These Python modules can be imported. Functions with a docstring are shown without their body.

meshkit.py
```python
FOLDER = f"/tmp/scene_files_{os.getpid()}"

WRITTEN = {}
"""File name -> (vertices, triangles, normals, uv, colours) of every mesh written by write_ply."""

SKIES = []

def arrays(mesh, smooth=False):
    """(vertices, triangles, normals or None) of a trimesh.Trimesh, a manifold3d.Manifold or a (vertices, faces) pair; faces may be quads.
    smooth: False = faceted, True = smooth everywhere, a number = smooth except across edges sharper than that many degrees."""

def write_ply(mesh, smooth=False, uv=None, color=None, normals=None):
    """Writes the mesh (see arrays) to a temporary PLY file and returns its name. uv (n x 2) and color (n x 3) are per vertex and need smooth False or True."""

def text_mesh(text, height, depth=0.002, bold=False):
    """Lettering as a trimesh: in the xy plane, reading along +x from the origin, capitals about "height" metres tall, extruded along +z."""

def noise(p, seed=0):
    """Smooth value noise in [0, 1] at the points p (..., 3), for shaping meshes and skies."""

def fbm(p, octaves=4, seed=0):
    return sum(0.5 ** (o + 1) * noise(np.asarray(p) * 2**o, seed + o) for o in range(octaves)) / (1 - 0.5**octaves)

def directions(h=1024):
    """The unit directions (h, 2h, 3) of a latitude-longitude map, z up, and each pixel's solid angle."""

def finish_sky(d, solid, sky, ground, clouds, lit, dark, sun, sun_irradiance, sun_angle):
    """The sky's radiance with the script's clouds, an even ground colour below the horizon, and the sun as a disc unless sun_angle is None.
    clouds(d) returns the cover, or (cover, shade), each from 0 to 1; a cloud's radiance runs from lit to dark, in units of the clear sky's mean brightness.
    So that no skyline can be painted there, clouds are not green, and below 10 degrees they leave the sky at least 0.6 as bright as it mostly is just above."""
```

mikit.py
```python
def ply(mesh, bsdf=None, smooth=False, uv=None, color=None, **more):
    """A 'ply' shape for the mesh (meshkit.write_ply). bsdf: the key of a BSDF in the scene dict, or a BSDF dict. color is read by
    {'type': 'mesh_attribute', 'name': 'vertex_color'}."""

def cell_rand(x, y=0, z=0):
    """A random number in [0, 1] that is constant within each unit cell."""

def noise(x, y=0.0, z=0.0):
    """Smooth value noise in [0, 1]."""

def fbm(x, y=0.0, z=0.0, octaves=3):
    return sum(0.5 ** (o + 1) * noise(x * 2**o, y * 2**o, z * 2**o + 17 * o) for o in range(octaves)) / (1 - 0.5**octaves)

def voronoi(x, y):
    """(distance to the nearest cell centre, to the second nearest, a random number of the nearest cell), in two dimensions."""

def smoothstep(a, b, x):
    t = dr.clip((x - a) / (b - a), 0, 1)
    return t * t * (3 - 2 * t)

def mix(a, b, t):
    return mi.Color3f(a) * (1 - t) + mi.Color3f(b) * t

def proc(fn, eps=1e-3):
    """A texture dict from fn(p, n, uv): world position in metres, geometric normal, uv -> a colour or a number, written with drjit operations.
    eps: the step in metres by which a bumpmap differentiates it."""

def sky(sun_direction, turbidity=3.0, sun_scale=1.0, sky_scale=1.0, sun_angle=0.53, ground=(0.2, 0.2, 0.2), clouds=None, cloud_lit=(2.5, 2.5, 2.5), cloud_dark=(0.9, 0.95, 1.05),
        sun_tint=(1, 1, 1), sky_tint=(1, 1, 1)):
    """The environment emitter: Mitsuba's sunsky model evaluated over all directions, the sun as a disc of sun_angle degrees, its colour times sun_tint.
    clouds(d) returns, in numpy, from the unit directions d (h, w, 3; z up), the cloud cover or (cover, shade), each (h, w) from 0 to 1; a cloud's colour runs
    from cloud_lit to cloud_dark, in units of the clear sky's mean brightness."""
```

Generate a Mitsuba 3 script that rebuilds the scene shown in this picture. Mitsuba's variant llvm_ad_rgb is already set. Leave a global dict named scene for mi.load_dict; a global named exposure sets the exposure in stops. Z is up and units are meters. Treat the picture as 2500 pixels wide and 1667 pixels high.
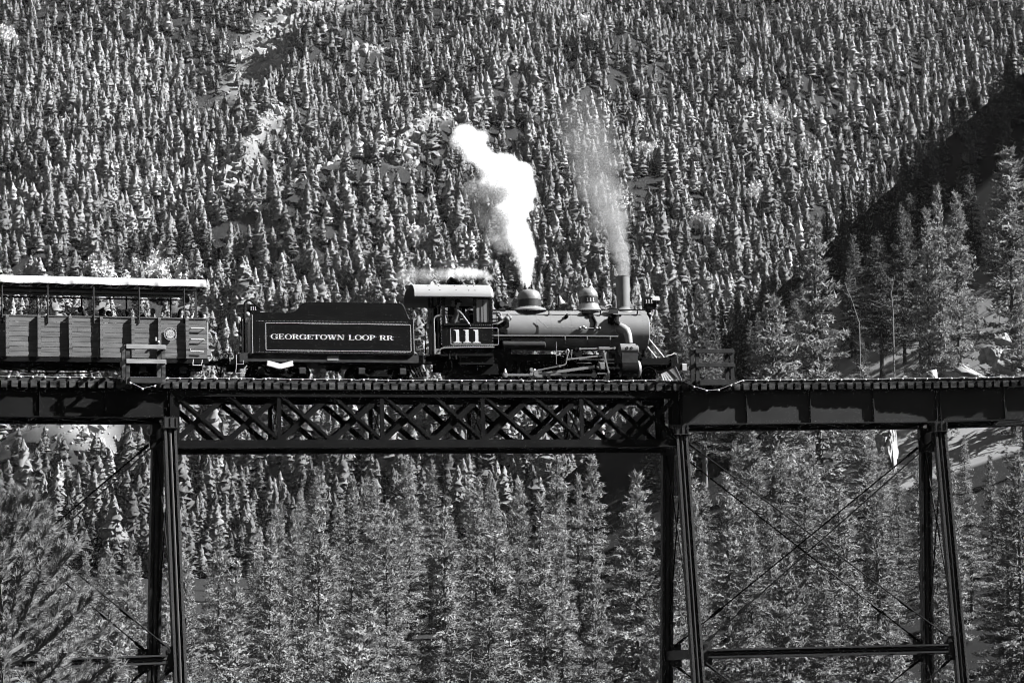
import math, random
import numpy as np
import drjit as dr
import trimesh
import manifold3d as m3
import shapely
from shapely import affinity
from shapely.geometry import Polygon, Point, LineString, box as sbox
import mitsuba as mi
import mikit, meshkit

T = mi.ScalarTransform4f
scene, labels = {}, {}

# ---------------------------------------------------------------- camera, sky, exposure
PITCH, F = math.radians(8.3), 5865.0          # looking up at the bridge from the gorge; focal length in 2500-pixel units
scene['camera'] = {'type': 'perspective', 'fov': math.degrees(2 * math.atan(1250 / F)), 'fov_axis': 'x', 'near_clip': 0.5, 'far_clip': 8000.0,
                   'to_world': T().look_at(origin=[0, 0, 0], target=[0, math.cos(PITCH), math.sin(PITCH)], up=[0, 0, 1])}
SUN = np.array([0.768, -0.10, 0.620])
SUN /= np.linalg.norm(SUN)
# black and white photograph: neutral sunlight and an even neutral sky
scene['sky'] = mikit.sky(SUN.tolist(), turbidity=3.0, sun_tint=(0.826, 1.021, 1.435), ground=(0.06, 0.06, 0.06),
                         clouds=lambda d: 1.0, cloud_lit=(0.13, 0.13, 0.13), cloud_dark=(0.13, 0.13, 0.13))
exposure = 4.5

# the air of the valley: far trees fade
HAZE = 0.00001
scene['haze_air'] = {'type': 'homogeneous', 'albedo': {'type': 'rgb', 'value': [0.95] * 3}, 'sigma_t': {'type': 'rgb', 'value': [HAZE] * 3}}
scene['camera']['medium'] = {'type': 'ref', 'id': 'haze_air'}
scene['clear'] = {'type': 'null'}
# ---------------------------------------------------------------- helpers
CF = np.array([0, math.cos(PITCH), math.sin(PITCH)])
CU = np.array([0, -math.sin(PITCH), math.cos(PITCH)])


def ray(px, py):
    """Direction of a line of sight measured on the photograph (2500 x 1667)."""
    return CF + (np.asarray(px, float)[..., None] - 1250) / F * np.array([1.0, 0, 0]) + (833.5 - np.asarray(py, float)[..., None]) / F * CU


def project(p):
    p = np.asarray(p, float)
    d = p @ CF
    return np.stack([1250 + F * p[..., 0] / d, 833.5 - F * (p @ CU) / d], -1)


def unit(v):
    v = np.asarray(v, float)
    return v / np.linalg.norm(v)


def frame_of(d, up=(0, 0, 1)):
    d = unit(d)
    if abs(np.dot(d, unit(up))) > 0.99:
        up = (1, 0, 0) if abs(d[0]) < 0.9 else (0, 1, 0)
    s = unit(np.cross(d, up))
    return d, s, np.cross(s, d)


def unique(key):
    if key not in scene:
        return key
    n = 1
    while f'{key}_{n:03d}' in scene:
        n += 1
    return f'{key}_{n:03d}'


class MB:
    """Collects the faces of one mesh."""

    def __init__(s):
        s.v, s.f, s.n = [], [], 0

    def add(s, v, f):
        v, f = np.asarray(v, float), np.asarray(f, int)
        if f.shape[1] == 4:
            f = np.vstack([f[:, [0, 1, 2]], f[:, [0, 2, 3]]])
        s.v.append(v)
        s.f.append(f + s.n)
        s.n += len(v)
        return s

    def mesh(s, m):
        return s.add(m.vertices, m.faces)

    def manifold(s, m):
        a = m.to_mesh()
        return s.add(a.vert_properties[:, :3], a.tri_verts)

    def box(s, lo, hi, bev=0.0):
        lo, hi = np.minimum(lo, hi), np.maximum(lo, hi)
        return s.beam([(lo[0]), (lo[1] + hi[1]) / 2, (lo[2] + hi[2]) / 2], [hi[0], (lo[1] + hi[1]) / 2, (lo[2] + hi[2]) / 2], hi[1] - lo[1], hi[2] - lo[2], bev=bev)

    def beam(s, p, q, w, h, up=(0, 0, 1), bev=0.0):
        """A square bar from p to q, w wide (sideways) and h high."""
        p, q = np.asarray(p, float), np.asarray(q, float)
        d, sd, u = frame_of(q - p, up)
        if bev <= 0:
            ring = [(-w / 2, -h / 2), (w / 2, -h / 2), (w / 2, h / 2), (-w / 2, h / 2)]
        else:
            b = min(bev, w / 3, h / 3)
            ring = [(-w / 2 + b, -h / 2), (w / 2 - b, -h / 2), (w / 2, -h / 2 + b), (w / 2, h / 2 - b), (w / 2 - b, h / 2), (-w / 2 + b, h / 2), (-w / 2, h / 2 - b), (-w / 2, -h / 2 + b)]
        k = len(ring)
        r = np.array([a * sd + b * u for a, b in ring])
        f = [[i, (i + 1) % k, k + (i + 1) % k] for i in range(k)] + [[i, k + (i + 1) % k, k + i] for i in range(k)]
        f += [[0, i + 1, i] for i in range(1, k - 1)] + [[k, k + i, k + i + 1] for i in range(1, k - 1)]
        return s.add(np.vstack([p + r, q + r]), f)

    def tube(s, p, q, r, r2=None, n=10, caps=True):
        return s.path([p, q], [r, r if r2 is None else r2], n, caps)

    def path(s, pts, r, n=8, caps=True):
        p = np.asarray(pts, float)
        r = np.broadcast_to(np.asarray(r, float), (len(p),))
        t = np.gradient(p, axis=0)
        t /= np.linalg.norm(t, axis=1, keepdims=True) + 1e-12
        a = np.zeros_like(p)
        prev = np.array([0, 0, 1.0]) if abs(t[0][2]) < 0.9 else np.array([0, 1.0, 0])
        for i in range(len(p)):
            x = prev - t[i] * np.dot(prev, t[i])
            if np.linalg.norm(x) < 1e-6:
                x = np.cross(t[i], [0.3, 0.5, 0.8])
            a[i] = x / np.linalg.norm(x)
            prev = a[i]
        b = np.cross(t, a)
        g = np.arange(n) * 2 * np.pi / n
        v = p[:, None] + r[:, None, None] * (np.cos(g)[None, :, None] * a[:, None] + np.sin(g)[None, :, None] * b[:, None])
        i, j = np.meshgrid(np.arange(len(p) - 1), np.arange(n), indexing='ij')
        q = np.stack([i * n + j, i * n + (j + 1) % n, (i + 1) * n + (j + 1) % n, (i + 1) * n + j], -1).reshape(-1, 4)
        v = v.reshape(-1, 3)
        f = np.vstack([q[:, [0, 1, 2]], q[:, [0, 2, 3]]])
        if caps:
            k = len(v)
            v = np.vstack([v, p[:1], p[-1:]])
            m = (len(p) - 1) * n
            f = np.vstack([f, [[k, (j + 1) % n, j] for j in range(n)], [[k + 1, m + j, m + (j + 1) % n] for j in range(n)]])
        return s.add(v, f)

    def lathe(s, prof, o, axis=(0, 0, 1), n=28):
        """Revolve the profile [(radius, height), ...] about the axis through o."""
        d, a, b = frame_of(axis, (0, 1, 0) if abs(axis[1]) < 0.9 else (1, 0, 0))
        prof = np.asarray(prof, float)
        g = np.arange(n) * 2 * np.pi / n
        ring = np.cos(g)[:, None] * a + np.sin(g)[:, None] * b
        v = np.asarray(o, float) + prof[:, 1, None, None] * d + prof[:, 0, None, None] * ring[None]
        i, j = np.meshgrid(np.arange(len(prof) - 1), np.arange(n), indexing='ij')
        q = np.stack([i * n + j, i * n + (j + 1) % n, (i + 1) * n + (j + 1) % n, (i + 1) * n + j], -1).reshape(-1, 4)
        return s.add(v.reshape(-1, 3), q[:, ::-1])

    def prism(s, poly, o, ex, ey, depth):
        """Extrude a shapely polygon lying in the plane (o; ex, ey) by depth along ex x ey."""
        ex, ey = np.asarray(ex, float), np.asarray(ey, float)
        n = np.cross(ex, ey)
        for g in getattr(poly, 'geoms', [poly]):
            if g.is_empty or g.area < 1e-9:
                continue
            m = trimesh.creation.extrude_polygon(g, depth, engine='earcut')
            s.add(np.asarray(o) + m.vertices[:, :1] * ex + m.vertices[:, 1:2] * ey + m.vertices[:, 2:] * n, m.faces)
        return s

    def ball(s, c, r, sub=2):
        m = trimesh.creation.icosphere(subdivisions=sub, radius=1.0)
        return s.add(np.asarray(c) + m.vertices * np.asarray(r), m.faces)

    def arrays(s):
        return np.vstack(s.v), np.vstack(s.f)


def put(key, mb, bsdf, smooth=False, place=None, kind=None, label=None, color=None):
    """One entry of the scene; place = (origin, 3 x 3) takes local metres to the world."""
    v, f = mb.arrays() if isinstance(mb, MB) else mb
    if place is not None:
        v = place[0] + v @ place[1].T
    key = unique(key)
    scene[key] = mikit.ply((v, f), bsdf, smooth=smooth, **({} if color is None else {'color': color}))
    if kind or label:
        labels[key] = {**({'kind': kind} if kind else {}), **({'label': label} if label else {})}
    return key


def thing(key, label, category, group=None, kind=None):
    labels[key] = {'label': label, 'category': category}
    if group:
        labels[key]['group'] = group
    if kind:
        labels[key]['kind'] = kind
    return key


_taken = set()


def name_thing(base, label, category, group=None, kind=None):
    key, n = base, 0
    while key in _taken:
        n += 1
        key = f'{base}_{n:03d}'
    _taken.add(key)
    return thing(key, label, category, group, kind)


# ---------------------------------------------------------------- materials (all neutral greys)
def grey(x):
    return {'type': 'rgb', 'value': [x, x, x]}


def two(b):
    return {'type': 'twosided', 'bsdf': b}


def paint(name, base, rough, metallic=0.0, spec=0.5, coat=0.0):
    scene[name] = two({'type': 'principled', 'base_color': grey(base) if isinstance(base, (int, float)) else base, 'roughness': rough,
                       'metallic': metallic, 'specular': spec, 'clearcoat': coat, 'clearcoat_gloss': 0.8})


def flat(name, base):
    scene[name] = two({'type': 'diffuse', 'reflectance': grey(base) if isinstance(base, (int, float)) else base})


def sooty(base, amount, size):
    return mikit.proc(lambda p, n, uv: mi.Color3f(base * (1 - amount + 2 * amount * mikit.fbm(p.x * size, p.y * size, p.z * size))))


paint('black_paint', 0.003, 0.28, spec=0.12)
paint('black_iron', 0.003, 0.55, spec=0.05)
paint('dirty_iron', sooty(0.014, 0.7, 5.0), 0.7, spec=0.12)
paint('bridge_steel', sooty(0.004, 0.5, 1.6), 0.5, spec=0.05)
paint('pale_bridge_steel', sooty(0.016, 0.35, 1.2), 0.5, spec=0.15)
paint('boiler_jacket', sooty(0.10, 0.18, 2.4), 0.38, spec=0.5)
paint('dome_black', 0.02, 0.35, spec=0.4)
paint('smokebox_graphite', sooty(0.085, 0.2, 3.0), 0.6, spec=0.3)
paint('bright_steel', 0.2, 0.38, metallic=0.7)
paint('roof_grey', sooty(0.14, 0.12, 1.5), 0.5)
paint('white_paint', 0.34, 0.45)
paint('cream_paint', 0.2, 0.5)
paint('edge_paint', 0.10, 0.4)
paint('dark_window', 0.10, 0.12, spec=0.6)
flat('canvas', mikit.proc(lambda p, n, uv: mi.Color3f(0.24 + 0.10 * mikit.fbm(p.x * 1.3, p.y * 1.3, p.z * 6.0))))
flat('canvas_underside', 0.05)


def _wood(p, n, uv, base, var):
    g = mikit.fbm(p.x * 1.6 + p.y * 1.6, p.z * 46.0, p.y * 2.0, octaves=3)
    knot = mikit.noise(p.x * 3.1, p.z * 9.0, 3.0)
    return mi.Color3f(base * (1 - var + 2.0 * var * g) * (0.82 + 0.36 * knot))


flat('coach_wood', mikit.proc(lambda p, n, uv: _wood(p, n, uv, 0.075, 0.55)))
flat('coach_wood_dark', mikit.proc(lambda p, n, uv: _wood(p, n, uv, 0.05, 0.5)))
flat('pale_wood', mikit.proc(lambda p, n, uv: _wood(p, n, uv, 0.15, 0.35)))
flat('tie_wood', mikit.proc(lambda p, n, uv: mi.Color3f(0.003 + 0.11 * dr.square(mikit.fbm(p.x * 3.0, p.y * 3.0, p.z * 7.0)))))
flat('skin', 0.20)
flat('hair', 0.018)
flat('dark_cloth', 0.035)
flat('mid_cloth', 0.09)
flat('pale_cloth', 0.28)
flat('bark', 0.07)
flat('dead_wood', 0.10)
flat('pine_bark', 0.09)
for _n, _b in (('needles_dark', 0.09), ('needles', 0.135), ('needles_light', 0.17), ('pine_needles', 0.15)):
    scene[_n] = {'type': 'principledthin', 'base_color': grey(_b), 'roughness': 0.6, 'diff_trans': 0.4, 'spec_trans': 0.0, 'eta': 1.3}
flat('pale_leaves', 0.40)
flat('tinted', {'type': 'mesh_attribute', 'name': 'vertex_color'})


def _rock(p, n, uv):
    a = mikit.fbm(p.x * 0.35, p.y * 0.35, p.z * 0.5, octaves=4)
    b = mikit.fbm(p.x * 2.3, p.y * 2.3, p.z * 2.3, octaves=3)
    return mi.Color3f((0.08 + 0.18 * a) * (0.45 + 1.1 * b))


flat('rock', mikit.proc(_rock))
# ---------------------------------------------------------------- ground: gorge floor, near slope, shaded hill on the right, far mountainside
def near_ground(x, y):
    gorge = np.interp(y, [-60, 15, 40, 75, 110, 130], [-1.8, -1.9, -7.0, -17.0, -15.0, -8.0])
    z = np.where(y < 130, gorge, -8 + 0.154 * (np.minimum(y, 260) - 130))
    return z + 0.35 * np.maximum(0, x - 5) * np.clip((y - 60) / 60, 0, 1)


def crest(x):
    return 41 + 0.88 * (x - 21.3)


def right_hill(x, y):
    foot = near_ground(x, np.full_like(y, 238.0))
    t = np.clip((y - 238) / 82, 0, 1)
    top = crest(x) + np.maximum(0, x - 76) * 1.5 * np.clip((y - 254) / 14, 0, 1)
    top = np.minimum(top, 190)
    z = foot + t * (top - foot)
    return np.where(y > 335, z - 1.1 * (y - 335), z) - 400 * (y < 238)


SPURS = [  # ridges on the mountainside: (photo polyline, width in metres, height in metres)
    ([(760, 100), (690, 330), (610, 450), (545, 570), (500, 660)], 26, 15),
    ([(1260, 300), (1110, 420), (980, 520), (820, 590), (690, 650)], 34, 22),
    ([(1560, 120), (1420, 300), (1300, 420)], 30, 12),
    ([(300, 200), (200, 400), (90, 620)], 40, 12),
    ([(2100, 60), (1900, 260), (1700, 480)], 44, 14),
    ([(330, 1010), (210, 1060), (80, 1130)], 20, 10),
]


def mountain_hit(px, py):
    """Where a line of sight meets the mean plane of the mountainside, z = 0.62 y - 375."""
    d = ray(px, py)
    t = -375.0 / (d[..., 2] - 0.62 * d[..., 1])
    return d * t[..., None]


_spur_lines = [(LineString(mountain_hit(*np.array(p, float).T)[:, :2]), w, h) for p, w, h in SPURS]


def mountain(x, y):
    z = 0.62 * y - 375
    pts = shapely.points(np.ravel(x), np.ravel(y))
    for line, w, h in _spur_lines:
        d = shapely.distance(pts, line).reshape(np.shape(x))
        z = z + h * np.clip(1 - d / w, 0, 1) ** 1.2
    q = np.stack([x, y, 0 * x], -1)
    z = z + 52 * (meshkit.fbm(q / 150.0, 3, 5) - 0.5) + 9 * (meshkit.fbm(q / 38.0, 3, 9) - 0.5)
    return np.where(y > 1500, z - (y - 1500) * 0.5, z)


ROCKS = [  # bare rock on the mountainside: (photo polyline, half width in photo pixels, blocks)
    ([(580, 140), (640, 70), (700, 25), (840, 5)], 42, 520),
    ([(640, 150), (690, 95), (770, 60)], 34, 260),
    ([(700, 345), (640, 410), (600, 450)], 20, 130),
    ([(610, 440), (565, 500), (545, 560), (530, 610)], 40, 430),
    ([(1110, 425), (1060, 455), (1000, 500), (950, 530)], 26, 240),
    ([(1020, 520), (960, 545)], 22, 110),
    ([(850, 560), (760, 600), (690, 610)], 18, 110),
    ([(870, 120), (940, 105)], 8, 40),
    ([(40, 1050), (90, 1100)], 40, 150),
    ([(120, 1070), (190, 1090), (250, 1110)], 46, 240),
    ([(280, 1060), (420, 1040)], 22, 120),
    ([(300, 700), (400, 740), (470, 770)], 26, 150),
    ([(990, 735), (1030, 720)], 24, 80),
    ([(640, 1170), (760, 1110)], 10, 60),
]


def rock_mask(x, y):
    m = np.zeros(np.shape(x))
    pts = shapely.points(np.ravel(x), np.ravel(y))
    for line, hw, _ in ROCKS:
        g = mountain_hit(*np.array(line, float).T)
        d = shapely.distance(pts, LineString(g[:, :2])).reshape(np.shape(x))
        w = hw / F * g[:, 1].mean() * 1.15
        m = np.maximum(m, np.clip(1.5 - d / w, 0, 1))
    return m


def ground(x, y):
    x, y = np.asarray(x, float), np.asarray(y, float)
    z = np.maximum(near_ground(x, y), right_hill(x, y))
    z = np.maximum(z, np.where(y > 560, mountain(x, y), -400))
    q = np.stack([x, y, 0 * x], -1)
    far = y > 600
    if np.any(far):
        m = np.where(far, rock_mask(x, y), 0)
        crag = np.abs(meshkit.fbm(q / 11.0, 4, 31) - 0.5)
        z = z + m * (7.0 * (0.22 - crag) + 2.2 * (meshkit.fbm(q / 3.2, 2, 33) - 0.5))
    return z + 0.9 * (meshkit.fbm(q / 9.0, 3, 2) - 0.5) * np.clip((y - 20) / 30, 0, 1)


def height_sheet(ys, half, n, key, label, keep=None):
    """A strip of ground: rows at the distances ys, each row half(y) metres to either side."""
    u = np.linspace(-1, 1, n)
    Y = np.repeat(np.asarray(ys)[:, None], n, 1)
    X = u[None] * np.array([half(y) for y in ys])[:, None]
    Z = ground(X, Y)
    v = np.stack([X, Y, Z], -1).reshape(-1, 3)
    i, j = np.meshgrid(np.arange(len(ys) - 1), np.arange(n - 1), indexing='ij')
    q = np.stack([i * n + j, i * n + j + 1, (i + 1) * n + j + 1, (i + 1) * n + j], -1).reshape(-1, 4)
    m = rock_mask(X, Y).reshape(-1) * (Y.reshape(-1) > 600)
    nz = meshkit.fbm(v / 5.0, 3, 4)
    c = np.clip(0.008 + 0.018 * nz + m * (0.03 + 0.14 * nz), 0.02, 0.5)
    # the cliff foot and boulder slope under the bridge's right end is bare rock and dry grass
    c = np.where((v[:, 1] > 232) & (v[:, 1] < 300) & (v[:, 0] > 30), 0.10 + 0.12 * nz, c)
    scene[key] = mikit.ply((v, np.vstack([q[:, [0, 1, 2]], q[:, [0, 2, 3]]])), 'tinted', smooth=True, color=np.repeat(c[:, None], 3, 1))
    labels[key] = {'label': label, 'category': 'terrain', 'kind': 'structure'}


height_sheet(np.concatenate([np.linspace(-60, 130, 60), np.linspace(134, 350, 90), np.linspace(360, 600, 26)]), lambda y: 190 + 0.1 * max(y, 0), 170,
             'ground', 'wooded gorge floor and shaded hillside under and behind the bridge')
height_sheet(np.concatenate([np.linspace(600, 1300, 260), np.linspace(1310, 2300, 30)]), lambda y: 0.32 * y + 60, 300,
             'mountainside', 'steep forested mountainside with bare rock patches behind the train')

# ---------------------------------------------------------------- rock outcrops
_ico = trimesh.creation.icosphere(subdivisions=1)


def block(rng, size):
    """One angular block: a hull of a few random points."""
    p = rng.normal(size=(11, 3))
    p /= np.linalg.norm(p, axis=1, keepdims=True)
    p *= rng.uniform(0.7, 1.0, (11, 1))
    h = trimesh.convex.convex_hull(p)
    return h.vertices * size, h.faces


_brng = np.random.default_rng(77)
BLOCKS = [block(_brng, 1.0) for _ in range(24)]


def pile(rng, centres, sizes):
    mb = MB()
    for c, s in zip(centres, sizes):
        v, f = BLOCKS[rng.integers(len(BLOCKS))]
        a = rng.uniform(0, 2 * np.pi)
        ca, sa = np.cos(a), np.sin(a)
        w = v * s * rng.uniform(0.6, 1.3, 3)
        mb.add(c + np.stack([w[:, 0] * ca - w[:, 1] * sa, w[:, 0] * sa + w[:, 1] * ca, w[:, 2]], 1), f)
    return mb


ROCK_LABELS = [
    'bright scree slope with a ragged crag at the top edge of the mountainside', 'small boulder patch among trees just below the top scree slope',
    'short rocky rib above the pale rock band left of the middle', 'long pale rock band running down the mountainside above the tender',
    'rocky knoll left of the white steam cloud', 'low pale ledges below the rocky knoll beside the steam', 'faint rocky ledges above the tender behind the dark gully',
    'tiny bare clearing high on the mountainside right of the top scree', 'leftmost sunlit crag under the coach end of the bridge',
    'tall sunlit crag under the left girder', 'rocks just under the girder left of the left tower top', 'pale rubble slope seen through the open coach sides',
    'pale rocky bank behind the gap between tender and cab', 'thin rocky ledges seen below the lattice span at its left']
_r = np.random.default_rng(5)
for (line, hw, nb), lab in zip(ROCKS, ROCK_LABELS):
    g = LineString(line)
    nb = int(nb * 1.6)
    t = _r.uniform(0, g.length, nb)
    px = np.array([[g.interpolate(k).x, g.interpolate(k).y] for k in t]) + np.clip(_r.normal(size=(nb, 2)), -2, 2) * hw * 0.6 * [1.0, 0.8]
    w = mountain_hit(px[:, 0], px[:, 1])
    w[:, 2] = ground(w[:, 0], w[:, 1])
    sc = w[:, 1] / 900.0
    size = _r.uniform(0.4, 1.0, nb) * np.where(_r.random(nb) < 0.10, 3.4, 1.1) * sc
    k = name_thing('rock_outcrop', lab, 'rock')
    put(k, pile(_r, w, size), 'rock')

# ---------------------------------------------------------------- the forest of the mountainside, one mass of small conifers
def far_trees(rng, base, height, width, tone, levels, seg):
    """Small conifers: tiers of ragged drooping boughs as one folded surface, wider and narrower by turns from foot to tip."""
    n = len(base)
    rings = 2 * levels
    k = np.arange(rings)
    t = (k // 2 + np.where(k % 2 == 0, 0.0, 0.62)) / levels        # even rings: bough tips; odd rings: where the next tier comes out
    t = t[None] + rng.normal(0, 0.25 / levels, (n, rings))
    t = np.clip(t, 0.0, 0.97)
    L = (1 - np.clip(t, 0, 1) ** 1.45) ** 0.85 * 0.9 + 0.10
    fold = np.where(k % 2 == 0, 1.0, 0.7)
    az = np.arange(seg)[None, None] * 2 * np.pi / seg + rng.uniform(0, 6.3, (n, 1, 1)) + (k % 2)[None, :, None] * np.pi / seg + rng.normal(0, 0.26, (n, rings, seg))
    r = width[:, None, None] * (L * fold)[..., None] * rng.uniform(0.5, 1.4, (n, rings, seg))
    z = height[:, None, None] * (0.06 + 0.92 * t[..., None] + np.where(k % 2 == 0, -1.0, 0.0)[None, :, None] * rng.uniform(-0.02, 0.07, (n, rings, seg)))
    v = np.empty((n, rings * seg + 1, 3))
    v[:, :-1] = np.stack([r * np.cos(az), r * np.sin(az), z], -1).reshape(n, -1, 3)
    v[:, -1] = np.stack([0 * height, 0 * height, height], -1)
    v[..., :2] += v[..., 2:] * rng.normal(0, 0.022, (n, 1, 2))
    v += base[:, None]
    i, j = np.meshgrid(np.arange(rings - 1), np.arange(seg), indexing='ij')
    a, b = i * seg + j, i * seg + (j + 1) % seg
    f = np.concatenate([np.stack([a, b, b + seg], -1).reshape(-1, 3), np.stack([a, b + seg, a + seg], -1).reshape(-1, 3),
                        np.stack([(rings - 1) * seg + np.arange(seg), (rings - 1) * seg + (np.arange(seg) + 1) % seg, np.full(seg, rings * seg)], -1)])
    per = rings * seg + 1
    f = (f[None] + np.arange(n)[:, None, None] * per).reshape(-1, 3)
    c = tone[:, None] * rng.uniform(0.72, 1.28, (n, per))
    # sprays standing out of the folds
    m = levels * seg
    t = 1 - np.sqrt(rng.random((n, m))) * 0.99
    az = rng.uniform(0, 2 * np.pi, (n, m))
    rr = width[:, None] * ((1 - t ** 1.45) ** 0.85 * 0.9 + 0.10)
    r = rr * rng.uniform(0.45, 0.95, (n, m))
    out = np.stack([np.cos(az), np.sin(az), rng.uniform(-0.6, 0.5, (n, m))], -1)
    sd = np.stack([-np.sin(az), np.cos(az), rng.normal(0, 0.5, (n, m))], -1)
    p = np.stack([r * np.cos(az), r * np.sin(az), height[:, None] * (0.05 + 0.95 * t)], -1) + base[:, None]
    ln = (rr * rng.uniform(0.25, 0.55, (n, m)) + 0.12)[..., None]
    w = np.stack([p + out * ln, p - out * ln * 0.4 + sd * ln * 0.42, p - out * ln * 0.4 - sd * ln * 0.42], 2).reshape(-1, 3)
    cw = np.repeat((tone[:, None] * rng.uniform(0.75, 1.3, (n, m))).ravel(), 3)
    f = np.vstack([f, np.arange(len(w)).reshape(-1, 3) + n * per])
    return np.vstack([v.reshape(-1, 3), w]), f, np.clip(np.concatenate([c.ravel(), cw]), 0.02, 0.4)


def scatter(rng, n_try, y0, y1, spacing):
    """Jittered points on the mountainside inside the view (with a margin)."""
    ys = np.arange(y0, y1, spacing)
    pts = []
    for y in ys:
        h = 0.232 * y + 12
        xs = np.arange(-h, h, spacing)
        pts.append(np.stack([xs, np.full(len(xs), y)], 1))
    p = np.vstack(pts)
    return p + rng.uniform(-0.62, 0.62, p.shape) * spacing


_r = np.random.default_rng(11)
P = scatter(_r, 0, 640, 1290, 5.0)
mask = np.maximum.reduce([rock_mask(P[:, 0], P[:, 1] + o) for o in (0, 6, 11)])
dens = meshkit.fbm(np.c_[P / 60.0, np.zeros(len(P))], 3, 21)
keep = (_r.random(len(P)) > mask * 0.93) & (_r.random(len(P)) < 0.35 + 1.25 * dens)
P, dens = P[keep], dens[keep]
# pale aspens among the conifers
ASPENS = [((20, 60), 34, 26, 'large bright pale aspen stand at the top left corner'), ((163, 350), 13, 5, 'left one of two pale aspens in the dark forest at left'),
          ((220, 337), 12, 5, 'right one of two pale aspens in the dark forest at left'), ((1580, 445), 46, 20, 'pale aspen stand above and right of the smokestack'),
          ((1890, 315), 40, 14, 'bright aspens on the mountainside left of the dark hill'), ((1970, 345), 26, 10, 'pale aspens close to the edge of the dark hill'),
          ((1510, 590), 34, 12, 'aspens beside the smoke column just above the headlight'), ((1255, 200), 46, 16, 'faint pale aspen band high above the steam cloud'),
          ((1425, 92), 12, 4, 'single pale aspen near the top right of the forest'), ((1820, 210), 22, 6, 'small pair of pale aspens high on the right'),
          ((1860, 505), 30, 10, 'pale aspens left of the tall sunlit conifer'), ((1720, 600), 26, 10, 'pale aspens above the dark conifer by the headlight'),
          ((390, 735), 70, 24, 'pale leafy brush behind the open coach'), ((250, 748), 60, 20, 'pale brush behind the middle of the open coach'), ((455, 745), 40, 12, 'pale brush behind the front platform of the coach'), ((1020, 700), 30, 9, 'pale brush behind the rear edge of the cab roof')]
_pp = project(np.c_[P, ground(P[:, 0], P[:, 1])])
_clear = np.zeros(len(P), bool)
for (px, py), spread, n, lab in ASPENS:
    _clear |= (np.abs(_pp[:, 0] - px) < spread * 0.9) & (_pp[:, 1] - py > -spread * 0.3) & (_pp[:, 1] - py < spread * 0.45 + 34)
_clear &= _r.random(len(P)) < 0.85
P, dens = P[~_clear], dens[~_clear]
Z = ground(P[:, 0], P[:, 1])
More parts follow.
